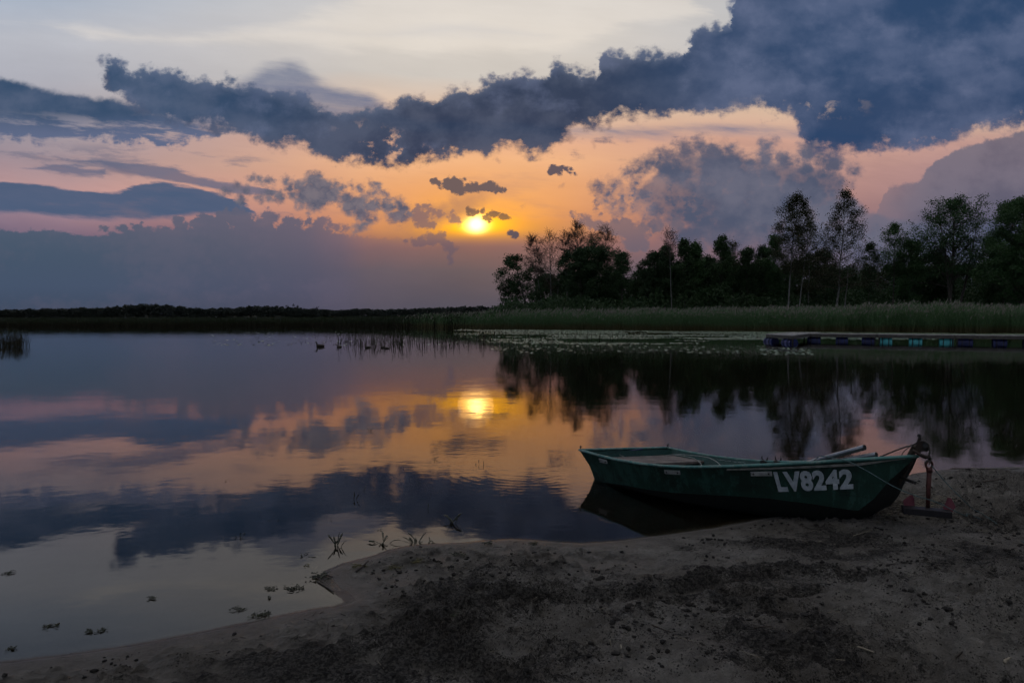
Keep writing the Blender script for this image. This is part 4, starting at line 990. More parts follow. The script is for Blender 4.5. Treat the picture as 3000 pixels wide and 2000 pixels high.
HEEL = -.10
def bp(t, y, z):           # boat space: x forward, y to port (far side)
    return np.array([t * BL, y, z + HEEL * y])
boat = empty('rowing_boat', (C0[0], C0[1], 0), 'small green rowing boat with white LV8242 on its bow, drawn up at the water edge', 'boat', rz=math.atan2(HD[1], HD[0]))
def mat_hull(name, a, b, c, rough=.38):
    m, g, out = new_mat(name); t = objco(g); x, y, z = g.sep(t)
    n = g.noise(t, 3.2, 6, .65); n2 = g.noise(g.xyz(g.mul(x, 14), g.mul(y, 14), g.mul(z, 5)), 1.0, 5, .7); n3 = g.noise(t, 45, 4, .7)
    col = g.mixc(g.smooth(n, .35, .68), rgb(*a), rgb(*b)); col = g.mixc(g.mul(g.smooth(g.add(n2, g.mul(g.smooth(x, 2.2, .6), .05)), .50, .62), .7), col, rgb(*c))
    col = g.mixc(g.mul(g.smooth(g.noise(g.xyz(g.mul(x, 3), g.mul(y, 3), g.mul(z, 22)), 1.0, 4, .6), .56, .70), .6), col, rgb(a[0] * .5, a[1] * .45, a[2] * .45))
    col = g.mixc(g.smooth(n3, .66, .74), col, rgb(.01, .02, .018))
    principled(g, out, col, g.add(rough, g.mul(n3, .25)), 0, .5, bump(g, g.add(n2, n3), .002)); return m
M_green = mat_hull('green_hull_paint', (.003, .017, .012), (.006, .040, .028), (.026, .082, .064))
M_bottom_shade = mat_hull('hull_bottom_shade', (.002, .0045, .004), (.004, .008, .0065), (.006, .010, .008), .75)  # hull green taken near black: the underside's shade put into the colour
M_inner = mat_hull('green_inside_paint', (.004, .035, .032), (.007, .055, .050), (.012, .065, .055), .5)
M_rail = mat_hull('pale_green_rail_paint', (.03, .12, .11), (.06, .19, .175), (.15, .22, .20), .4)
ts = np.concatenate([np.linspace(0, .8, 33), np.linspace(.815, 1, 20)])
def cw_(t): return float(np.interp(t, [0, .06, .2], [.80, .84, .88]))
def rake(t, z): return t + max(0.0, (1 - t / .22)) * .30 * (float(Zg(t)) - z) / BL      # the transom leans aft at the top
def outer(t):
    b = float(Hb(t)); zg, zc, zk = float(Zg(t)), float(Zc(t)), float(Zs(t)); zk = min(zk, zc)
    return [(b, zg), ((cw_(t) + .055) * b, (zg + zc) / 2), (cw_(t) * b, zc), (.73 * b, zc + (zk - zc) * .50), (.46 * b, zc + (zk - zc) * .88), (.006, zk)]
def inner(t):
    b = float(Hb(t)) - .022; zg, zc, zk = float(Zg(t)), float(Zc(t)), float(Zs(t)); b = max(b, .004); zf = max(zk + .035, zk * .4 + zc * .6 - .02); zf = min(zf, zc + .02)
    return [(b, zg), (.90 * b, (zg + zc) / 2 + .01), (.82 * b, zc + .03), (.55 * b, zf + .01), (.25 * b, zf), (.003, zf)]
def skin(fn, flip=False, tt=ts):
    V = []; F = []
    for t in tt:
        h = fn(t); ring = [bp(rake(t, z), -y, z) for y, z in h] + [bp(rake(t, z), y, z) for y, z in h[::-1]]
        V += ring
    K = 12
    for i in range(len(tt) - 1):
        for j in range(K - 1):
            a, b, c, d = i * K + j, i * K + j + 1, (i + 1) * K + j + 1, (i + 1) * K + j
            F.append([a, b, c, d] if flip else [a, d, c, b])
    return V, F
mb = MB()
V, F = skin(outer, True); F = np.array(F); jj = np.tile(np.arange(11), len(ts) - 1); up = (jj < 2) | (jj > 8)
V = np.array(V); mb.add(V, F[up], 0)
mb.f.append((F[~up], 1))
ti = ts[(ts >= .012) & (ts <= .985)]
V2, F2 = skin(inner, False, ti); mb.add(V2, F2, 2)
# closing caps at transom (outside and inside)
n0 = mb.n; h = outer(0.0); ring = [bp(rake(0, z), -y, z) for y, z in h] + [bp(rake(0, z), y, z) for y, z in h[::-1]]
mb.add(ring, [list(range(12))], 0)
h = inner(ti[0]); ring = [bp(rake(ti[0], z), -y, z) for y, z in h] + [bp(rake(ti[0], z), y, z) for y, z in h[::-1]]
mb.add(ring, [list(range(11, -1, -1))], 2)
hull = mb.build('hull', [M_green, M_bottom_shade, M_inner], boat)
me = hull.data
for p in me.polygons: p.use_smooth = True
try: me.set_sharp_from_angle(angle=R(22))
except Exception: pass
# gunwale: a rounded rail round the whole rim
mb = MB(); tr_ = np.concatenate([np.linspace(0, .9, 40), np.linspace(.91, 1, 10)])
def flat_tube(mb, P, w, hgt, sides=10):
    P = np.array(P); b = mb.n; mb.tube(P, 1.0, sides)
    v = mb.v[-1].reshape(len(P), sides, 3); c = P[:, None, :]; d = v - c
    d[..., :2] *= w; d[..., 2] *= hgt; mb.v[-1] = (c + d).reshape(-1, 3)
for s in (-1, 1):
    flat_tube(mb, [bp(t, s * (float(Hb(t)) - .006), float(Zg(t)) + .004) for t in tr_], .019, .013)
flat_tube(mb, [bp(0.0, y, float(Zg(0)) + .004) for y in np.linspace(-BW, BW, 9)], .019, .013)
mb.build('gunwale', M_rail, boat, smooth=True)
# rubbing strip under the rail on the forward part
M_strip = simple('worn_strip', (.10, .11, .10), (.22, .22, .20), 20, .7)
def panel(t, v, off=0.0, side=-1):
    """point on the topside: v 0 at the chine, 1 at the gunwale"""
    b = float(Hb(t)); y = b * (.88 + .12 * v); z = float(Zc(t)) + (float(Zg(t)) - float(Zc(t))) * v
    P = bp(t, side * y, z); e = .01
    b2 = float(Hb(min(t + e, 1))); tx = np.array([e * BL, side * (b2 - b) * (.88 + .12 * v), 0]); tz = np.array([0, side * .12 * b, float(Zg(t)) - float(Zc(t))])
    nr = np.cross(tx, tz) * -side; nr = nr / np.linalg.norm(nr); nr = -nr if nr[1] * side < 0 else nr
    return P + nr * off
def panel_patch(mb, t0, t1, v0, v1, off, th, nseg=6, mat=0, side=-1):
    V = []
    for k in range(nseg + 1):
        t = t0 + (t1 - t0) * k / nseg; V += [panel(t, v0, off, side), panel(t, v1, off, side), panel(t, v1, off + th, side), panel(t, v0, off + th, side)]
    F = [[0, 1, 2, 3], [4 * nseg + 3, 4 * nseg + 2, 4 * nseg + 1, 4 * nseg]]
    for k in range(nseg):
        for j in range(4):
            a = 4 * k + j; b = 4 * k + (j + 1) % 4; F.append([a, a + 4, b + 4, b])
    mb.add(V, F, mat)
for sd in (-1, 1):
    mb = MB(); panel_patch(mb, .60, .985, .90, .945, .001, .012, 24, side=sd); mb.build('rubbing_strip', M_strip, boat)
# registration number
M_white = simple('white_lettering', (.30, .35, .39), (.42, .47, .51), 30, .6)
cu = bpy.data.curves.new('registration', 'FONT'); cu.body = 'LV8242'; cu.size = 1.0; cu.offset = .048; cu.space_character = 1.08; cu.resolution_u = 6
tob = bpy.data.objects.new('registration_tmp', cu); scene.collection.objects.link(tob)
bpy.context.view_layer.update()
tm = bpy.data.meshes.new_from_object(tob.evaluated_get(bpy.context.evaluated_depsgraph_get()))
bpy.data.objects.remove(tob)
bm = bmesh.new(); bm.from_mesh(tm); bmesh.ops.triangulate(bm, faces=bm.faces[:])
for _ in range(5):
    le = [e for e in bm.edges if e.calc_length() > .14]
    if not le: break
    bmesh.ops.subdivide_edges(bm, edges=le, cuts=1); bmesh.ops.triangulate(bm, faces=bm.faces[:])
xs = [v.co.x for v in bm.verts]; ys = [v.co.y for v in bm.verts]; x0, x1, y0, y1 = min(xs), max(xs), min(ys), max(ys)
for v in bm.verts:
    a = (v.co.x - x0) / (x1 - x0); b = (v.co.y - y0) / (y1 - y0)
    t = .727 + .166 * a - .008 * b * (1 - a); v0 = .14 + .09 * a; v1 = .80 - .02 * a
    vo = v0 + (v1 - v0) * b; zt = float(Zc0(t)) + (float(Zg(t)) - float(Zc0(t))) * vo; v.co = Vector(panel(t, (zt - float(Zc(t))) / (float(Zg(t)) - float(Zc(t))), .005))
tm2 = bpy.data.meshes.new('registration_number'); bm.to_mesh(tm2); bm.free(); tm2.materials.append(M_white)
ro = bpy.data.objects.new('registration_number', tm2); scene.collection.objects.link(ro); ro.parent = boat
# mounting plates along the topside
M_plate = simple('pale_plate', (.22, .23, .23), (.36, .37, .36), 25, .5)
M_bolt = simple('dark_bolt', (.02, .02, .02), (.04, .035, .03), 30, .5)
for t0, t1, v0, v1 in ((.105, .145, .78, .92), (.395, .452, .74, .88), (.662, .716, .70, .83)):
    mb = MB(); panel_patch(mb, t0, t1, v0, v1, .002, .007, 3); pl = mb.build('fender_plate', M_plate, boat)
    for f in (.14, .86):
        mb = MB(); p = panel(t0 + (t1 - t0) * f, (v0 + v1) / 2, .008); p2 = panel(t0 + (t1 - t0) * f, (v0 + v1) / 2, .014)
        mb.tube([p, p2], .007, 10); mb.build('bolt', M_bolt, pl)
# stern bench of boards
M_bench = simple('grey_bench_board', (.10, .085, .078), (.19, .165, .15), 7, .8, 0, .003)
bench = None
for k in range(3):
    t0 = .014 + k * .056; t1 = t0 + .053; mb = MB(); V = []
    for t in (t0, t1):
        b = float(Hb(t)) * .955 - .03
        for z in (.135, .157 + .002 * k):
            V += [bp(t, -b, z), bp(t, b, z)]
    mb.add(V, [[0, 1, 3, 2], [4, 6, 7, 5], [0, 4, 5, 1], [2, 3, 7, 6], [0, 2, 6, 4], [1, 5, 7, 3]])
    mb.build('bench_board', M_bench, boat, bevel=.003)
mb = MB(); mb.box(bp(.30, -.30, -.0), (.10, .02, .16), rotm(rz=.5)); mb.build('knee', M_inner, boat); mb = MB(); mb.box(bp(.30, .30, -.02), (.10, .02, .16), rotm(rz=-.5)); mb.build('knee', M_inner, boat)
# blue pad on the transom
M_pad = simple('blue_pad', (.006, .008, .055), (.010, .014, .085), 10, .6)
mb = MB(); mb.box(bp(.0165, .02, .155), (.022, .36, .115)); mb.build('motor_pad', M_pad, boat, bevel=.004)
# small fittings on the rim
def rim_pin(t, s, hgt=.035):
    mb = MB(); p = bp(t, s * (float(Hb(t)) - .004), float(Zg(t)) + .012); mb.tube([p, p + [0, 0, hgt * .7]], .005, 8); mb.tube([p + [0, 0, hgt * .7], p + [0, 0, hgt]], [.011, .009], 8)
    mb.build('rim_pin', M_black, boat)
rim_pin(.004, -1); rim_pin(.004, 1)
def rowlock(t, s):
    mb = MB(); p = bp(t, s * (float(Hb(t)) - .012), float(Zg(t)) + .005)
    mb.box(p - [0, s * .012, .02], (.07, .014, .055)); a = np.linspace(-.1 * np.pi, 1.1 * np.pi, 12)
    mb.tube([p + np.array([.03 * math.cos(q_), 0, .035 - .03 * math.sin(q_)]) for q_ in a], .0055, 7); mb.build('rowlock', M_black, boat)
rowlock(.415, 1); rowlock(.468, 1)
for t0, t1 in ((.225, .285), (.292, .345)):
    mb = MB()
    V = []
    for k in range(4):
        t = t0 + (t1 - t0) * k / 3; b = float(Hb(t)) - .026; z = float(Zg(t)) - .035
        for dy, dz in ((0, -.016), (-.006, -.016), (-.006, .016), (0, .016)): V.append(bp(t, b + dy - .004, z + dz))
    F = [[3, 2, 1, 0], [12, 13, 14, 15]]
    for k in range(3):
        for j in range(4): a = 4 * k + j; b = 4 * k + (j + 1) % 4; F.append([a, b, b + 4, a + 4])
    mb.add(V, F); pl = mb.build('white_plate', simple('white_plate', (.42, .44, .46), (.55, .57, .58), 20, .6), boat)
    for f in (.2, .5, .8):
        t = t0 + (t1 - t0) * f; c = bp(t, float(Hb(t)) - .037, float(Zg(t)) - .035); mb = MB(); mb.tube([c, c + [0, -.004, 0]], .006, 8); mb.build('bolt_hole', M_bolt, pl)
# stem post, bow arm and roller
rz_b = math.atan2(HD[1], HD[0])
def to_boat(p): p = np.asarray(p, float); d = p[:2] - C0; return np.array([d @ HD, d @ np.array([-HD[1], HD[0]]), p[2]])
def bpx(x, y, D): return to_boat(at_depth(x, y, D))
M_rust = simple('rusty_iron', (.012, .010, .009), (.035, .022, .016), 18, .8, 0, .003)
M_wood = simple('dark_stem_wood', (.035, .026, .018), (.075, .055, .038), 14, .85, 0, .004)
mb = MB(); mb.tube([bpx(2628, 1412, 4.98), bpx(2645, 1380, 4.93), bpx(2662, 1345, 4.88), bpx(2682, 1306, 4.84)], [.030, .028, .025, .021], 10); mb.build('bow_post', M_wood, boat)
mb = MB(); mb.tube([bpx(2634, 1396, 4.93), bpx(2681, 1414, 4.74)], .0115, 12); mb.build('tow_bar', M_black, boat, smooth=False)
mb = MB()
def prism(mb, pts, D, th, mat=0, conv=bpx):
    n = len(pts); V = [conv(x, y, D) for x, y in pts] + [conv(x, y, D + th) for x, y in pts]
    mb.f += []; b = mb.n; V = np.array(V); mb.v.append(V); mb.n += len(V)
    mb.f.append((np.array([list(range(b, b + n))]), mat)); mb.f.append((np.array([list(range(b + 2 * n - 1, b + n - 1, -1))]), mat))
    mb.f.append((np.array([[b + (k + 1) % n, b + k, b + n + k, b + n + (k + 1) % n] for k in range(n)]), mat))
for dd in (0, .055):
    prism(mb, [(2678, 1322), (2684, 1300), (2690, 1281), (2698, 1281), (2700, 1292), (2710, 1290), (2722, 1300), (2724, 1318), (2708, 1322), (2690, 1326)], 4.80 + dd, .006)
mb.build('roller_bracket', M_rust, boat)
mb = MB(); mb.tube([bpx(2693, 1276, 4.79), bpx(2693, 1276, 4.875)], .012, 10); mb.tube([bpx(2711, 1304, 4.79), bpx(2711, 1304, 4.875)], [.018, .018], 14); mb.build('bow_roller', M_black, boat)
mb = MB(); mb.tube([bpx(2674, 1318, 4.80), bpx(2686, 1326, 4.79), bpx(2700, 1334, 4.78), bpx(2712, 1339, 4.78), bpx(2724, 1336, 4.78)], [.009, .010, .013, .014, .010], 10); mb.build('chain_hook', M_rust, boat, smooth=True)
mb = MB(); mb.tube([bpx(2673, 1352, 4.83), bpx(2665, 1364, 4.84), bpx(2655, 1372, 4.86), bpx(2646, 1388, 4.9)], [.010, .012, .012, .010], 8); mb.build('bow_bracket', M_rust, boat)

# two metal tubes standing out over the bow
M_tube = simple('aluminium_tube', (.20, .21, .22), (.34, .35, .36), 9, .35, .8)
def metal_tube(pts, label):
    P = np.array([at_depth(*p) for p in pts]); o = empty('metal_tube', P[0], label, 'tube', 'metal tubes lying in the bow'); mb = MB(); mb.tube(P - P[0], .0205, 16, caps=False); mb.tube((P - P[0])[::-1], .0185, 16, caps=False); mb.build('tube_wall', M_tube, o, smooth=True)
    d = (P[-1] - P[-2]); d /= np.linalg.norm(d); mb = MB(); mb.tube([P[-1] - P[0] - d * .004, P[-1] - P[0] - d * .002], .0192, 16); mb.build('end_plug', M_black, o)
metal_tube([(2255, 1392, 5.85), (2400, 1346, 5.40), (2534, 1309.5, 5.08)], 'longer grey metal tube sticking up highest over the bow of the green boat')
metal_tube([(2340, 1378, 5.50), (2460, 1350, 5.25), (2568, 1331.5, 5.02)], 'lower grey metal tube with open end just above the bow rail of the green boat')

# ================================================================== ropes, anchor
M_rope = simple('dark_rope', (.05, .045, .04), (.10, .09, .08), 90, .9, 0, .002)
M_cord = simple('blue_green_cord', (.045, .085, .090), (.09, .15, .155), 60, .8)
M_pale = simple('pale_cord', (.16, .19, .18), (.28, .30, .28), 60, .8)
def spline(P, n=40):
    P = np.asarray(P, float); d = np.r_[0, np.cumsum(np.linalg.norm(np.diff(P, axis=0), axis=1))]; d /= d[-1]; t = np.linspace(0, 1, n)
    out = np.zeros((n, 3))
    m = np.gradient(P, d, axis=0)
    for k in range(n):
        i = min(np.searchsorted(d, t[k], 'right') - 1, len(P) - 2); h_ = d[i + 1] - d[i]; s = (t[k] - d[i]) / h_
        out[k] = (2 * s ** 3 - 3 * s ** 2 + 1) * P[i] + (s ** 3 - 2 * s ** 2 + s) * h_ * m[i] + (-2 * s ** 3 + 3 * s ** 2) * P[i + 1] + (s ** 3 - s ** 2) * h_ * m[i + 1]
    return out
def line_thing(name, P, rad, mat, label, cat, group=None, n=40):
    Q = spline(P, n); mb = MB(); mb.tube(Q - Q[0], rad, 8); o = mb.build(name, mat, smooth=True); o.location = Q[0]; tag(o, label, cat, group); return o
def gpt(x, y, lift=.006):
    z = .1
    for _ in range(6): p = at(x, y, z); z = gz(p[0], p[1]) + lift
    return at(x, y, z)
line_thing('rope', [at_depth(2560, 1346, 5.15), at_depth(2578, 1338, 5.08), at_depth(2640, 1313, 4.92), at_depth(2680, 1300, 4.82), at_depth(2700, 1291, 4.80), at_depth(2716, 1297, 4.79), at_depth(2723, 1312, 4.79), at_depth(2723, 1330, 4.79), at_depth(2722, 1346, 4.80)], .0055, M_rope, 'dark rope running from inside the bow over the roller to the anchor', 'rope')
line_thing('rope', [at_depth(2636, 1352, 4.98), at_depth(2640, 1336, 4.93), at_depth(2652, 1318, 4.87), at_depth(2672, 1303, 4.83)], .003, M_rope, 'short thin rope from the bow rail up to the bow post', 'rope')
line_thing('mooring_cord', [at_depth(2375, 1356, 5.3), at_depth(2392, 1343, 5.15), at_depth(2407, 1335.5, 5.02), at_depth(2440, 1341, 4.93), at_depth(2478, 1348.5, 4.85), at_depth(2538, 1378, 4.76), at_depth(2621, 1426, 4.70), at_depth(2672, 1448, 4.68), at_depth(2746, 1471, 4.65), at_depth(2791, 1493, 4.62), gpt(2865, 1516, .01), gpt(2925, 1543), gpt(3000, 1588), gpt(3060, 1625)], .0034, M_cord, 'thin blue green cord slanting across the bow side and over the sand', 'cord', n=90)
line_thing('mooring_cord', [at_depth(2728, 1361, 4.80), at_depth(2764, 1405, 4.78), at_depth(2821, 1463, 4.74), gpt(2895, 1516, .012), gpt(2940, 1546), gpt(3010, 1592)], .0030, M_cord, 'thin cord running from the anchor ring down to the sand on the right', 'cord', n=60)
line_thing('cable', [at_depth(1946, 1335, 6.9), at_depth(1962, 1332, 6.85), at_depth(2000, 1335, 6.7), at_depth(2035, 1343, 6.55), at_depth(2052, 1356, 6.42), at_depth(2058, 1372, 6.3)], .0045, M_pale, 'shorter pale cable arching over the stern bench edge', 'cable', 'cables arching over the stern bench')
line_thing('cable', [at_depth(1955, 1334, 6.95), at_depth(1990, 1331, 6.85), at_depth(2040, 1335, 6.7), at_depth(2080, 1342, 6.5), at_depth(2102, 1354, 6.35), at_depth(2117, 1370, 6.2)], .0045, M_pale, 'longer pale cable arching forward from the stern bench', 'cable', 'cables arching over the stern bench')
line_thing('cable', [at_depth(1798, 1328, 7.0), at_depth(1812, 1331, 6.9), at_depth(1830, 1338, 6.75)], .003, M_pale, 'little pale wire hanging below the blue pad at the stern', 'cable')

AD = 4.80
anchor = empty('anchor', at_depth(2720, 1502, AD), 'red brown anchor with a ring and two pink flukes hanging from the bow', 'anchor')
AO = at_depth(2720, 1502, AD)
ap = lambda x, y, D=AD: at_depth(x, y, D) - AO
M_red = simple('red_oxide', (.040, .011, .010), (.085, .024, .019), 25, .7, 0, .003)
M_pink = simple('faded_pink_paint', (.11, .026, .040), (.19, .050, .070), 14, .7, 0, .002)
mb = MB(); mb.tube([ap(2723, 1374), ap(2720, 1430), ap(2718.5, 1488)], [.0165, .015, .0135], 14); mb.tube([ap(2723, 1371), ap(2723, 1382)], [.019, .021], 14); mb.build('shank', M_red, anchor, smooth=True)
mb = MB(); a = np.linspace(0, 2 * np.pi, 29)[:-1]; c = ap(2722, 1361); Rr_ = .0275
ringp = np.array([c + np.array([Rr_ * math.cos(v), .008 * math.cos(v), Rr_ * math.sin(v)]) for v in a]); ringp = np.vstack([ringp, ringp[:2]]); mb.tube(ringp, .0085, 10); mb.build('ring', M_red, anchor, smooth=True)
mb = MB(); dz_ = .0024
P0, P1 = ap(2648, 1494, 4.80), ap(2791, 1507, 4.70); dv = P1 - P0; L_ = np.linalg.norm(dv)
mb.box((P0 + P1) / 2 + [0, .02, 0], (L_, .085, .046), rotm(rz=math.atan2(dv[1], dv[0]), ry=-math.atan2(dv[2], np.hypot(dv[0], dv[1])))); mb.build('crown_bar', simple('dark_bar_paint', (.005, .004, .006), (.012, .009, .013), 20, .6), anchor, bevel=.003)
apd = lambda x, y, D: at_depth(x, y, D) - AO
mb = MB(); prism(mb, [(2645, 1466), (2657, 1456), (2673, 1446), (2678, 1460), (2681, 1485), (2651, 1485)], 4.84, .008, conv=apd); mb.build('fluke', M_pink, anchor)
mb = MB(); prism(mb, [(2763, 1483), (2770, 1472), (2776, 1456), (2787, 1459), (2800, 1484), (2791, 1499), (2764, 1492)], 4.75, .008, conv=apd); mb.build('fluke', M_pink, anchor)
# knot that ties the rope to the ring
mb = MB(); r = np.random.default_rng(3); c = at_depth(2722, 1344, AD)
th = np.linspace(0, 6 * np.pi, 60); K = np.stack([.012 * np.cos(th) * (1 + .3 * np.sin(th * 1.5)), .012 * np.sin(th), .016 * np.sin(th * .5)], -1); mb.tube(K, .0055, 7)
mb.tube([[0, 0, -.01], [-.02, -.005, -.014], [-.036, -.008, -.03]], [.006, .0065, .006], 7); mb.tube([[0, 0, -.008], [.004, -.012, -.022], [.0, 0, -.036]], .005, 7)
kn = mb.build('rope_knot', M_rope, smooth=True); kn.location = c; tag(kn, 'lumpy dark knot tying the rope to the anchor ring', 'knot')

# ================================================================== small things at the water edge
M_weed = simple('wet_weed', (.012, .016, .007), (.035, .042, .015), 30, .45)
M_weed2 = simple('yellow_weed', (.07, .065, .02), (.12, .105, .04), 30, .6)
M_stick = simple('wet_stick', (.025, .019, .014), (.06, .045, .033), 30, .7)
M_straw = simple('dry_straw', (.20, .17, .12), (.34, .30, .23), 30, .8)
def sprig(x, y, s, nl, label, seed, tall=1.0, flop=.8, z=0.0, group='water plants sprouting from the shallows', name='water_plant'):
    r = np.random.default_rng(seed); p = at(x, y, z); mb = MB(); s *= .88
    for k in range(nl):
        a = k * 2.4 + r.uniform(-1.1, 1.1); L = s * r.uniform(.35, 1.15); up = r.uniform(.3, 2.0) * tall
        d = np.array([math.cos(a), math.sin(a) * .8, up]); d /= np.linalg.norm(d)
        P = [np.array([r.normal(0, .012), r.normal(0, .012), -.02])]; n = 7
        for i in range(n):
            P.append(P[-1] + d * L / n); d = d + np.array([0, 0, -flop * r.uniform(.15, .4)]) * (1 if i > 1 else .3); d /= np.linalg.norm(d)
        P = np.array(P); t = np.linspace(0, 1, len(P)); w = np.interp(t, [0, .3, .6, .85, 1], [.0018, .0022, .0038, .0052 * r.choice([.5, 1, 1.2]), .001]) * (s / .1) * r.uniform(.8, 1.3)
        b = mb.n; mb.tube(P, w, 6)
        v = mb.v[-1].reshape(len(P), 6, 3); v[..., 2] = P[:, None, 2] + (v[..., 2] - P[:, None, 2]) * .55; mb.v[-1] = v.reshape(-1, 3)
    o = mb.build(name, M_weed, smooth=True); o.location = p; tag(o, label, 'water plant', group); return o
sp_ = [(886, 1632, .105, 9, 'bushy water plant nearest the sand spit, with curled leaf tips', 1, 1.0, .9), (988, 1601, .13, 7, 'tall water plant with two upright paddle leaves off the sand spit', 2, 1.5, .5),
       (1119, 1593, .12, 9, 'spiky star shaped water plant beside the shoreline', 3, 1.0, .8), (1110, 1552, .07, 4, 'small drooping loop of leaves beyond the spiky star plant', 4, 1.3, 1.2),
       (1220, 1590, .12, 11, 'left of two touching fan shaped plants at the waterline', 5, 1.3, .5), (1256, 1592, .09, 7, 'right of two touching plants at the waterline, lower and looser', 6, .8, 1.2),
       (1326, 1531, .14, 8, 'tangled water plant with crossed stalks left of the boat reflection', 7, 1.2, .7), (704, 1568, .07, 6, 'low dark tuft farthest left among the larger water plants', 8, 1.2, .6),
       (749, 1524, .08, 1, 'single hooked stalk bent over at the top', 9, 2.5, 2.2), (810, 1525, .08, 2, 'stalk with one flat leaf like a little table', 10, 2.5, 1.6),
       (1038, 1461, .10, 3, 'upright stalk with a dark bud in the blue reflection', 11, 3.0, .3), (958, 1524, .05, 3, 'tiny forked shoot right of the flat leaved stalk', 12, 2.0, .3),
       (1252, 1491, .07, 1, 'single thin shoot standing in the dark cloud reflection', 13, 4.0, .1), (1231, 1415, .06, 3, 'small pair of shoots before the ripple rings', 14, 3.0, .4),
       (1068, 1436, .07, 1, 'lone thin shoot above the budded stalk', 15, 4.0, .2), (1003, 1397, .06, 1, 'short straight shoot at the edge of the orange reflection', 16, 4.0, .1),
       (667, 1409, .08, 2, 'far shoot standing in the pink reflection on the left', 17, 4.0, .2), (1273, 1346, .09, 3, 'forked bent stalk in the bright orange reflection', 18, 1.8, .6),
       (1084, 1262, .10, 4, 'small far sprig left of the sun reflection', 19, 2.0, .6), (1015, 1298, .09, 2, 'bent far stalk in the yellow reflection', 20, 2.2, .4), (1212, 1413, .05, 2, 'stubby shoot left of the small pair', 21, 2.0, .6),
       (1410, 1360, .09, 3, 'short sprig just left of the boat stern', 22, 2.0, .5), (1396, 1362, .07, 2, 'tiny shoot next to the sprig left of the stern', 23, 2.4, .4), (210, 1936, .10, 5, 'weed tuft on the waterline at the bottom left', 24, 1.2, .6), (1690, 1374, .06, 2, 'little shoot close to the boat stern corner', 25, 2.0, .4),
       (1012, 1754, .045, 4, 'little sprout at the tip of the water inlet', 26, 1.6, .5)]
for a in sp_: sprig(a[0], a[1], a[2], a[3], a[4], a[5], a[6], a[7])

def weed_clump(x, y, s, label, seed, z=.002, mats=None, flat=.35):
    r = np.random.default_rng(seed); p = gpt(x, y, .004) if z is None else at(x, y, z); mb = MB()
    s *= .75
    for k in range(int(12 + 420 * s)):
        c = r.normal(0, 1, 3) * np.array([s * .5, s * .38, .004]); a = r.uniform(0, 6.28); L = s * r.uniform(.15, .65)
        q = np.array([c, c + [math.cos(a) * L * .5, math.sin(a) * L * .5, r.uniform(0, .4) * L * flat], c + [math.cos(a + .5) * L, math.sin(a + .5) * L, r.uniform(-.1, .3) * L * flat]]); q[:, 2] = np.abs(q[:, 2]) + .001
        mb.tube(q, np.array([.0018, .0028, .0008]) * r.uniform(.6, 1.3), 5)
    o = mb.build('weed_clump', mats or M_weed, smooth=True); o.location = p; tag(o, label, 'weed', 'weed clumps in the shallows and on the sand'); return o
for a in [(791, 1723, .045, 'small dark weed tuft left of the larger one in the inlet'), (858, 1722, .07, 'spread dark weed clump in the pale inlet'), (698, 1785, .05, 'weed lump lying far left in the pale inlet'), (752, 1802, .06, 'ragged weed clump near the lower edge of the inlet'),
          (778, 1797, .04, 'upright weed lump touching the ragged clump'), (772, 1816, .02, 'smallest weed scrap below the ragged clump'), (147, 1832, .045, 'lone weed lump in the pale water at the far left'), (262, 1850, .03, 'left of two little weed scraps near the bottom left'),
          (297, 1846, .035, 'right of two little weed scraps near the bottom left'), (29, 1677, .04, 'weed speck at the left edge of the picture'), (446, 1751, .03, 'faint weed scrap on the pale reflection'), (36, 1898, .03, 'weed speck in the bottom left corner'), (790, 1750, .02, 'tiny speck below the small dark weed tuft')]:
    weed_clump(a[0], a[1], a[2], a[3], int(a[0]))
for a in [(905, 1662, .07, 'flat yellowish weed at the tip of the wet sand'), (945, 1685, .09, 'dark flat weed strand on the wet spit'), (1045, 1660, .06, 'yellowish weed beside the leaning stick'), (1155, 1662, .07, 'pale green weed patch on the wet sand'), (1225, 1643, .07, 'thin strip of weed above the wet sand patch'),
          (1340, 1622, .07, 'dark weed tuft by the waterline left of the boat'), (1430, 1590, .06, 'dark scrap on the glowing wet edge'), (1560, 1592, .06, 'dark weed scrap at the waterline near the boat reflection'), (1330, 1800, .07, 'dark tuft on the humus at the bottom')]:
    weed_clump(a[0], a[1], a[2], a[3], int(a[0]) + 5, z=None, mats=M_weed if a[0] in (945, 1340, 1430, 1560, 1330) else M_weed2, flat=.2)

def stick(pts, rad, mat, label, lift=.006, name='stick', cat='stick', grp='sticks and stalks on the beach'):
    P = np.array([gpt(x, y, lift + (l if l else 0)) for x, y, l in pts]); Q = spline(P, 12) if len(P) > 2 else np.linspace(P[0], P[1], 8)
    Q = Q + np.random.default_rng(int(pts[0][0])).normal(0, rad * .25, Q.shape); mb = MB(); mb.tube(Q - Q[0], np.linspace(rad, rad * .6, len(Q)), 7); o = mb.build(name, mat, smooth=True); o.location = Q[0]; tag(o, label, cat, grp)
stick([(1044, 1673, 0), (1060, 1659, .01), (1079, 1642, .02)], .007, M_stick, 'thick dark stick propped up on the sand spit')
stick([(931, 1702, 0), (950, 1714, 0), (977, 1733, 0)], .006, M_stick, 'dark stick along the inlet edge')
stick([(915, 1690, 0), (945, 1683, 0), (975, 1688, 0)], .005, M_stick, 'curved stick lying flat at the tip of the spit')
stick([(2785, 1372, 0), (2870, 1373, 0), (2985, 1372, 0)], .006, M_stick, 'long straight stick lying on the waterline at the right')
stick([(2880, 1410, 0), (2940, 1402, 0), (2998, 1394, 0)], .007, M_stick, 'dark branch on the sand below the long waterline stick')
stick([(1912, 1830, 0), (1965, 1852, 0)], .004, M_stick, 'short dark stick in front of the furrow')
stick([(2515, 1893, 0), (2600, 1927, 0)], .0045, M_straw, 'pale split reed slanting near the bottom right')
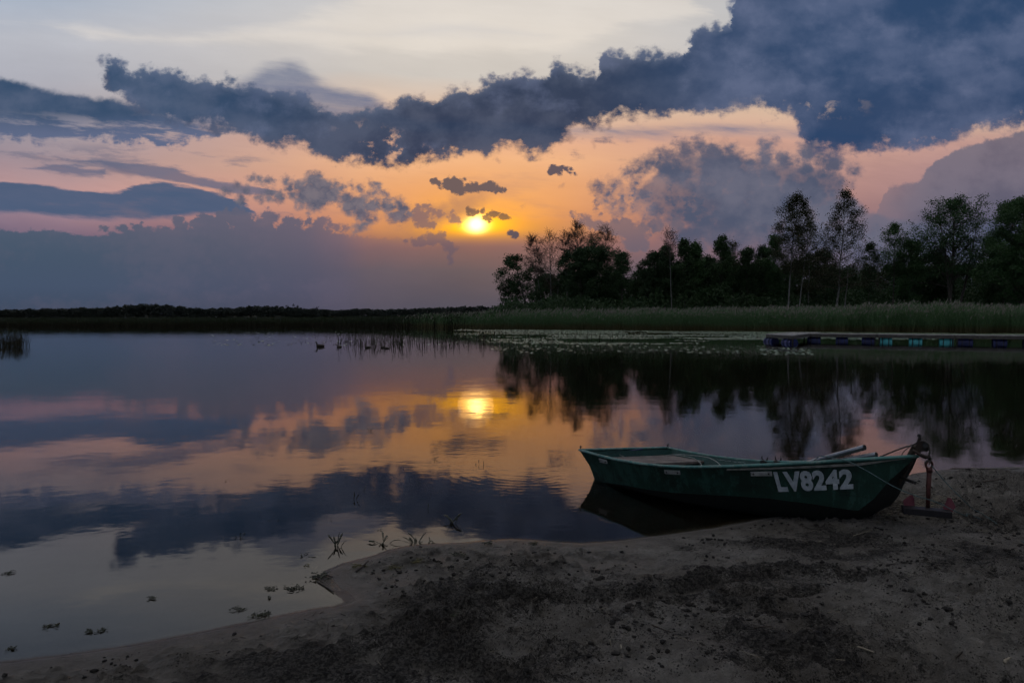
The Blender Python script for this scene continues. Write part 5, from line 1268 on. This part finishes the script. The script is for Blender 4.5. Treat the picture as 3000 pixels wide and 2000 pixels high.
stick([(2540, 1880, 0), (2585, 1897, 0)], .003, M_straw, 'thin pale reed just above the slanting split reed')
stick([(2400, 1583, 0), (2448, 1594, 0)], .0028, M_straw, 'thin pale straw in the shade under the bow')
stick([(2425, 1702, 0), (2440, 1722, 0)], .003, M_straw, 'short pale straw inside the furrow')
stick([(1787, 1872, .03), (1789, 1890, 0)], .004, M_straw, 'stub of pale straw standing near the bottom middle')
stick([(1819, 1888, .015), (1820, 1900, 0)], .003, M_straw, 'smaller pale stub right of the standing one')
stick([(2940, 1938, .01), (2958, 1925, .02)], .007, M_straw, 'thick pale stub near the bottom right corner')
stick([(2398, 1780, .05), (2405, 1812, 0)], .003, M_stick, 'thin dark twig standing upright on the sand')
stick([(2790, 1930, 0), (2832, 1898, .02)], .006, M_stick, 'dark stick leaning on a clod at the bottom right')
stick([(2450, 1862, 0), (2560, 1885, 0)], .003, M_stick, 'long dark twig right of the churned ridge')
stick([(2625, 1804, .02), (2645, 1790, .02)], .005, M_stick, 'short twig on the right ridge')
stick([(2210, 1838, 0), (2262, 1832, 0)], .004, M_stick, 'dark twig lying level in the churned middle')
stick([(1480, 1520, 0), (1480, 1521, 0)], .0001, M_stick, 'x') if False else None
stick([(2700, 1640, 0), (2735, 1650, 0)], .004, M_stick, 'small dark twig right of the boat bow')
stick([(2500, 1568, 0), (2555, 1552, 0)], .003, M_straw, 'pale straw lying before the stem of the boat')

# litter: straw heap by the anchor, straws and crumbs strewn over the beach
def scatter(name, mat, n, rx, ry, lr, wr, seed, cond=None, lift=.003, aim=None):
    r = np.random.default_rng(seed); X = r.uniform(*rx, n); Y = r.uniform(*ry, n); d = shore_dist(X, Y)
    k = d > .10
    if cond is not None: k &= cond(X, Y, d, r)
    X, Y = X[k], Y[k]; Z = ground_z(X, Y) + lift; m = len(X)
    a = r.uniform(0, np.pi * 2, m); L = r.uniform(*lr, m); w = r.uniform(*wr, m); t = r.normal(0, .18, m)
    dx, dy, dz = np.cos(a) * L / 2, np.sin(a) * L / 2, np.abs(np.sin(t)) * L / 2
    nx_, ny_ = -np.sin(a) * w, np.cos(a) * w
    A = np.stack([X - dx, Y - dy, Z], -1); B = np.stack([X + dx, Y + dy, Z + dz], -1); N = np.stack([nx_, ny_, nx_ * 0], -1); U = np.zeros((m, 3)); U[:, 2] = w
    V = np.stack([A - N, A + U * 1.4, A + N, B - N * .6, B + U, B + N * .6], 1); f = np.arange(m)[:, None] * 6
    F = np.concatenate([f + np.array([[0, 3, 4, 1]]), f + np.array([[1, 4, 5, 2]]), f + np.array([[2, 5, 3, 0]])]); mb = MB(); mb.add(V.reshape(-1, 3), F)
    o = mb.build(name, mat); tag(o, kind='stuff'); return o
scatter('straw_litter', M_straw, 330, (-1.5, 6.5), (2.7, 7.0), (.02, .09), (.0006, .0018), 1)
scatter('twig_litter', M_stick, 1500, (-1.8, 6.5), (2.7, 7.0), (.012, .07), (.0008, .0028), 2, lambda X, Y, d, r: r.random(len(X)) < .35 + .65 * (fbm(X * 1.2, Y * 1.2, 2, 15) > 0))
# heap of dead reed round the anchor
r = np.random.default_rng(21); mb = MB(); A_ = gpt(2655, 1490); B_ = gpt(2600, 1500); 
for k in range(330):
    f = r.random(); c = A_ * f + B_ * (1 - f) if k % 3 else gpt_c if False else A_ * f + B_ * (1 - f)
    c = c + r.normal(0, 1, 3) * [.16, .12, 0]; 
    if k % 4 == 0: c = A_ + np.array([.18, .05, 0]) + r.normal(0, 1, 3) * [.10, .06, 0]
    c[2] = gz(c[0], c[1]) + abs(r.normal(0, .018)); a = r.uniform(-.7, .9) + (np.pi if r.random() < .5 else 0); L = r.uniform(.06, .24)
    e = c + [math.cos(a) * L, math.sin(a) * L * .7, r.normal(0, .03)]; e[2] = max(e[2], gz(e[0], e[1]) + .003); mid = (c + e) / 2 + [0, 0, r.uniform(0, .02)]
    mb.tube([c, mid, e], [.0020, .0018, .001], 4, mat=0 if r.random() < .38 else 1, caps=False)
tag(mb.build('dead_reed_heap', [M_straw, M_stick]), 'heap of dead reeds and straw lying under the anchor', 'straw heap')
# crumbs and clods of dark earth
M_clod = simple('earth_clod', (.008, .007, .006), (.024, .020, .016), 40, .95, 0, .01)
r = np.random.default_rng(31); n = 40000; X = r.uniform(-2.2, 6.5, n); Y = r.uniform(2.7, 7.0, n); d = shore_dist(X, Y)
wgt = .06 + .9 * (fbm(X * 1.5, Y * 1.5, 3, 19) > .02) * .55
for P, h, w in RIDGE: rd, rt = seg_dist(X, Y, P); wgt = wgt + .9 * np.exp(-(rd / .09) ** 2)
k = (d > .16) & (r.random(n) < wgt * np.clip(1.15 - .10 * X, .25, 1)); X, Y = X[k], Y[k]; n = len(X); S = .0025 + .013 * r.random(n) ** 5
ico = bmesh.new(); bmesh.ops.create_icosphere(ico, subdivisions=1, radius=1.0); iv = np.array([v.co[:] for v in ico.verts]); fi = np.array([[v.index for v in f.verts] for f in ico.faces]); ico.free()
jit = 1 + r.normal(0, .22, (n, len(iv), 1)); V = iv[None] * jit * S[:, None, None] * np.stack([r.uniform(.8, 1.5, n), r.uniform(.8, 1.3, n), r.uniform(.5, .9, n)], -1)[:, None, :] + np.stack([X, Y, ground_z(X, Y) + S * .3], -1)[:, None, :]
mb = MB(); mb.add(V.reshape(-1, 3), (np.arange(n)[:, None, None] * len(iv) + fi[None]).reshape(-1, 3)); tag(mb.build('earth_crumbs', M_clod), kind='stuff')
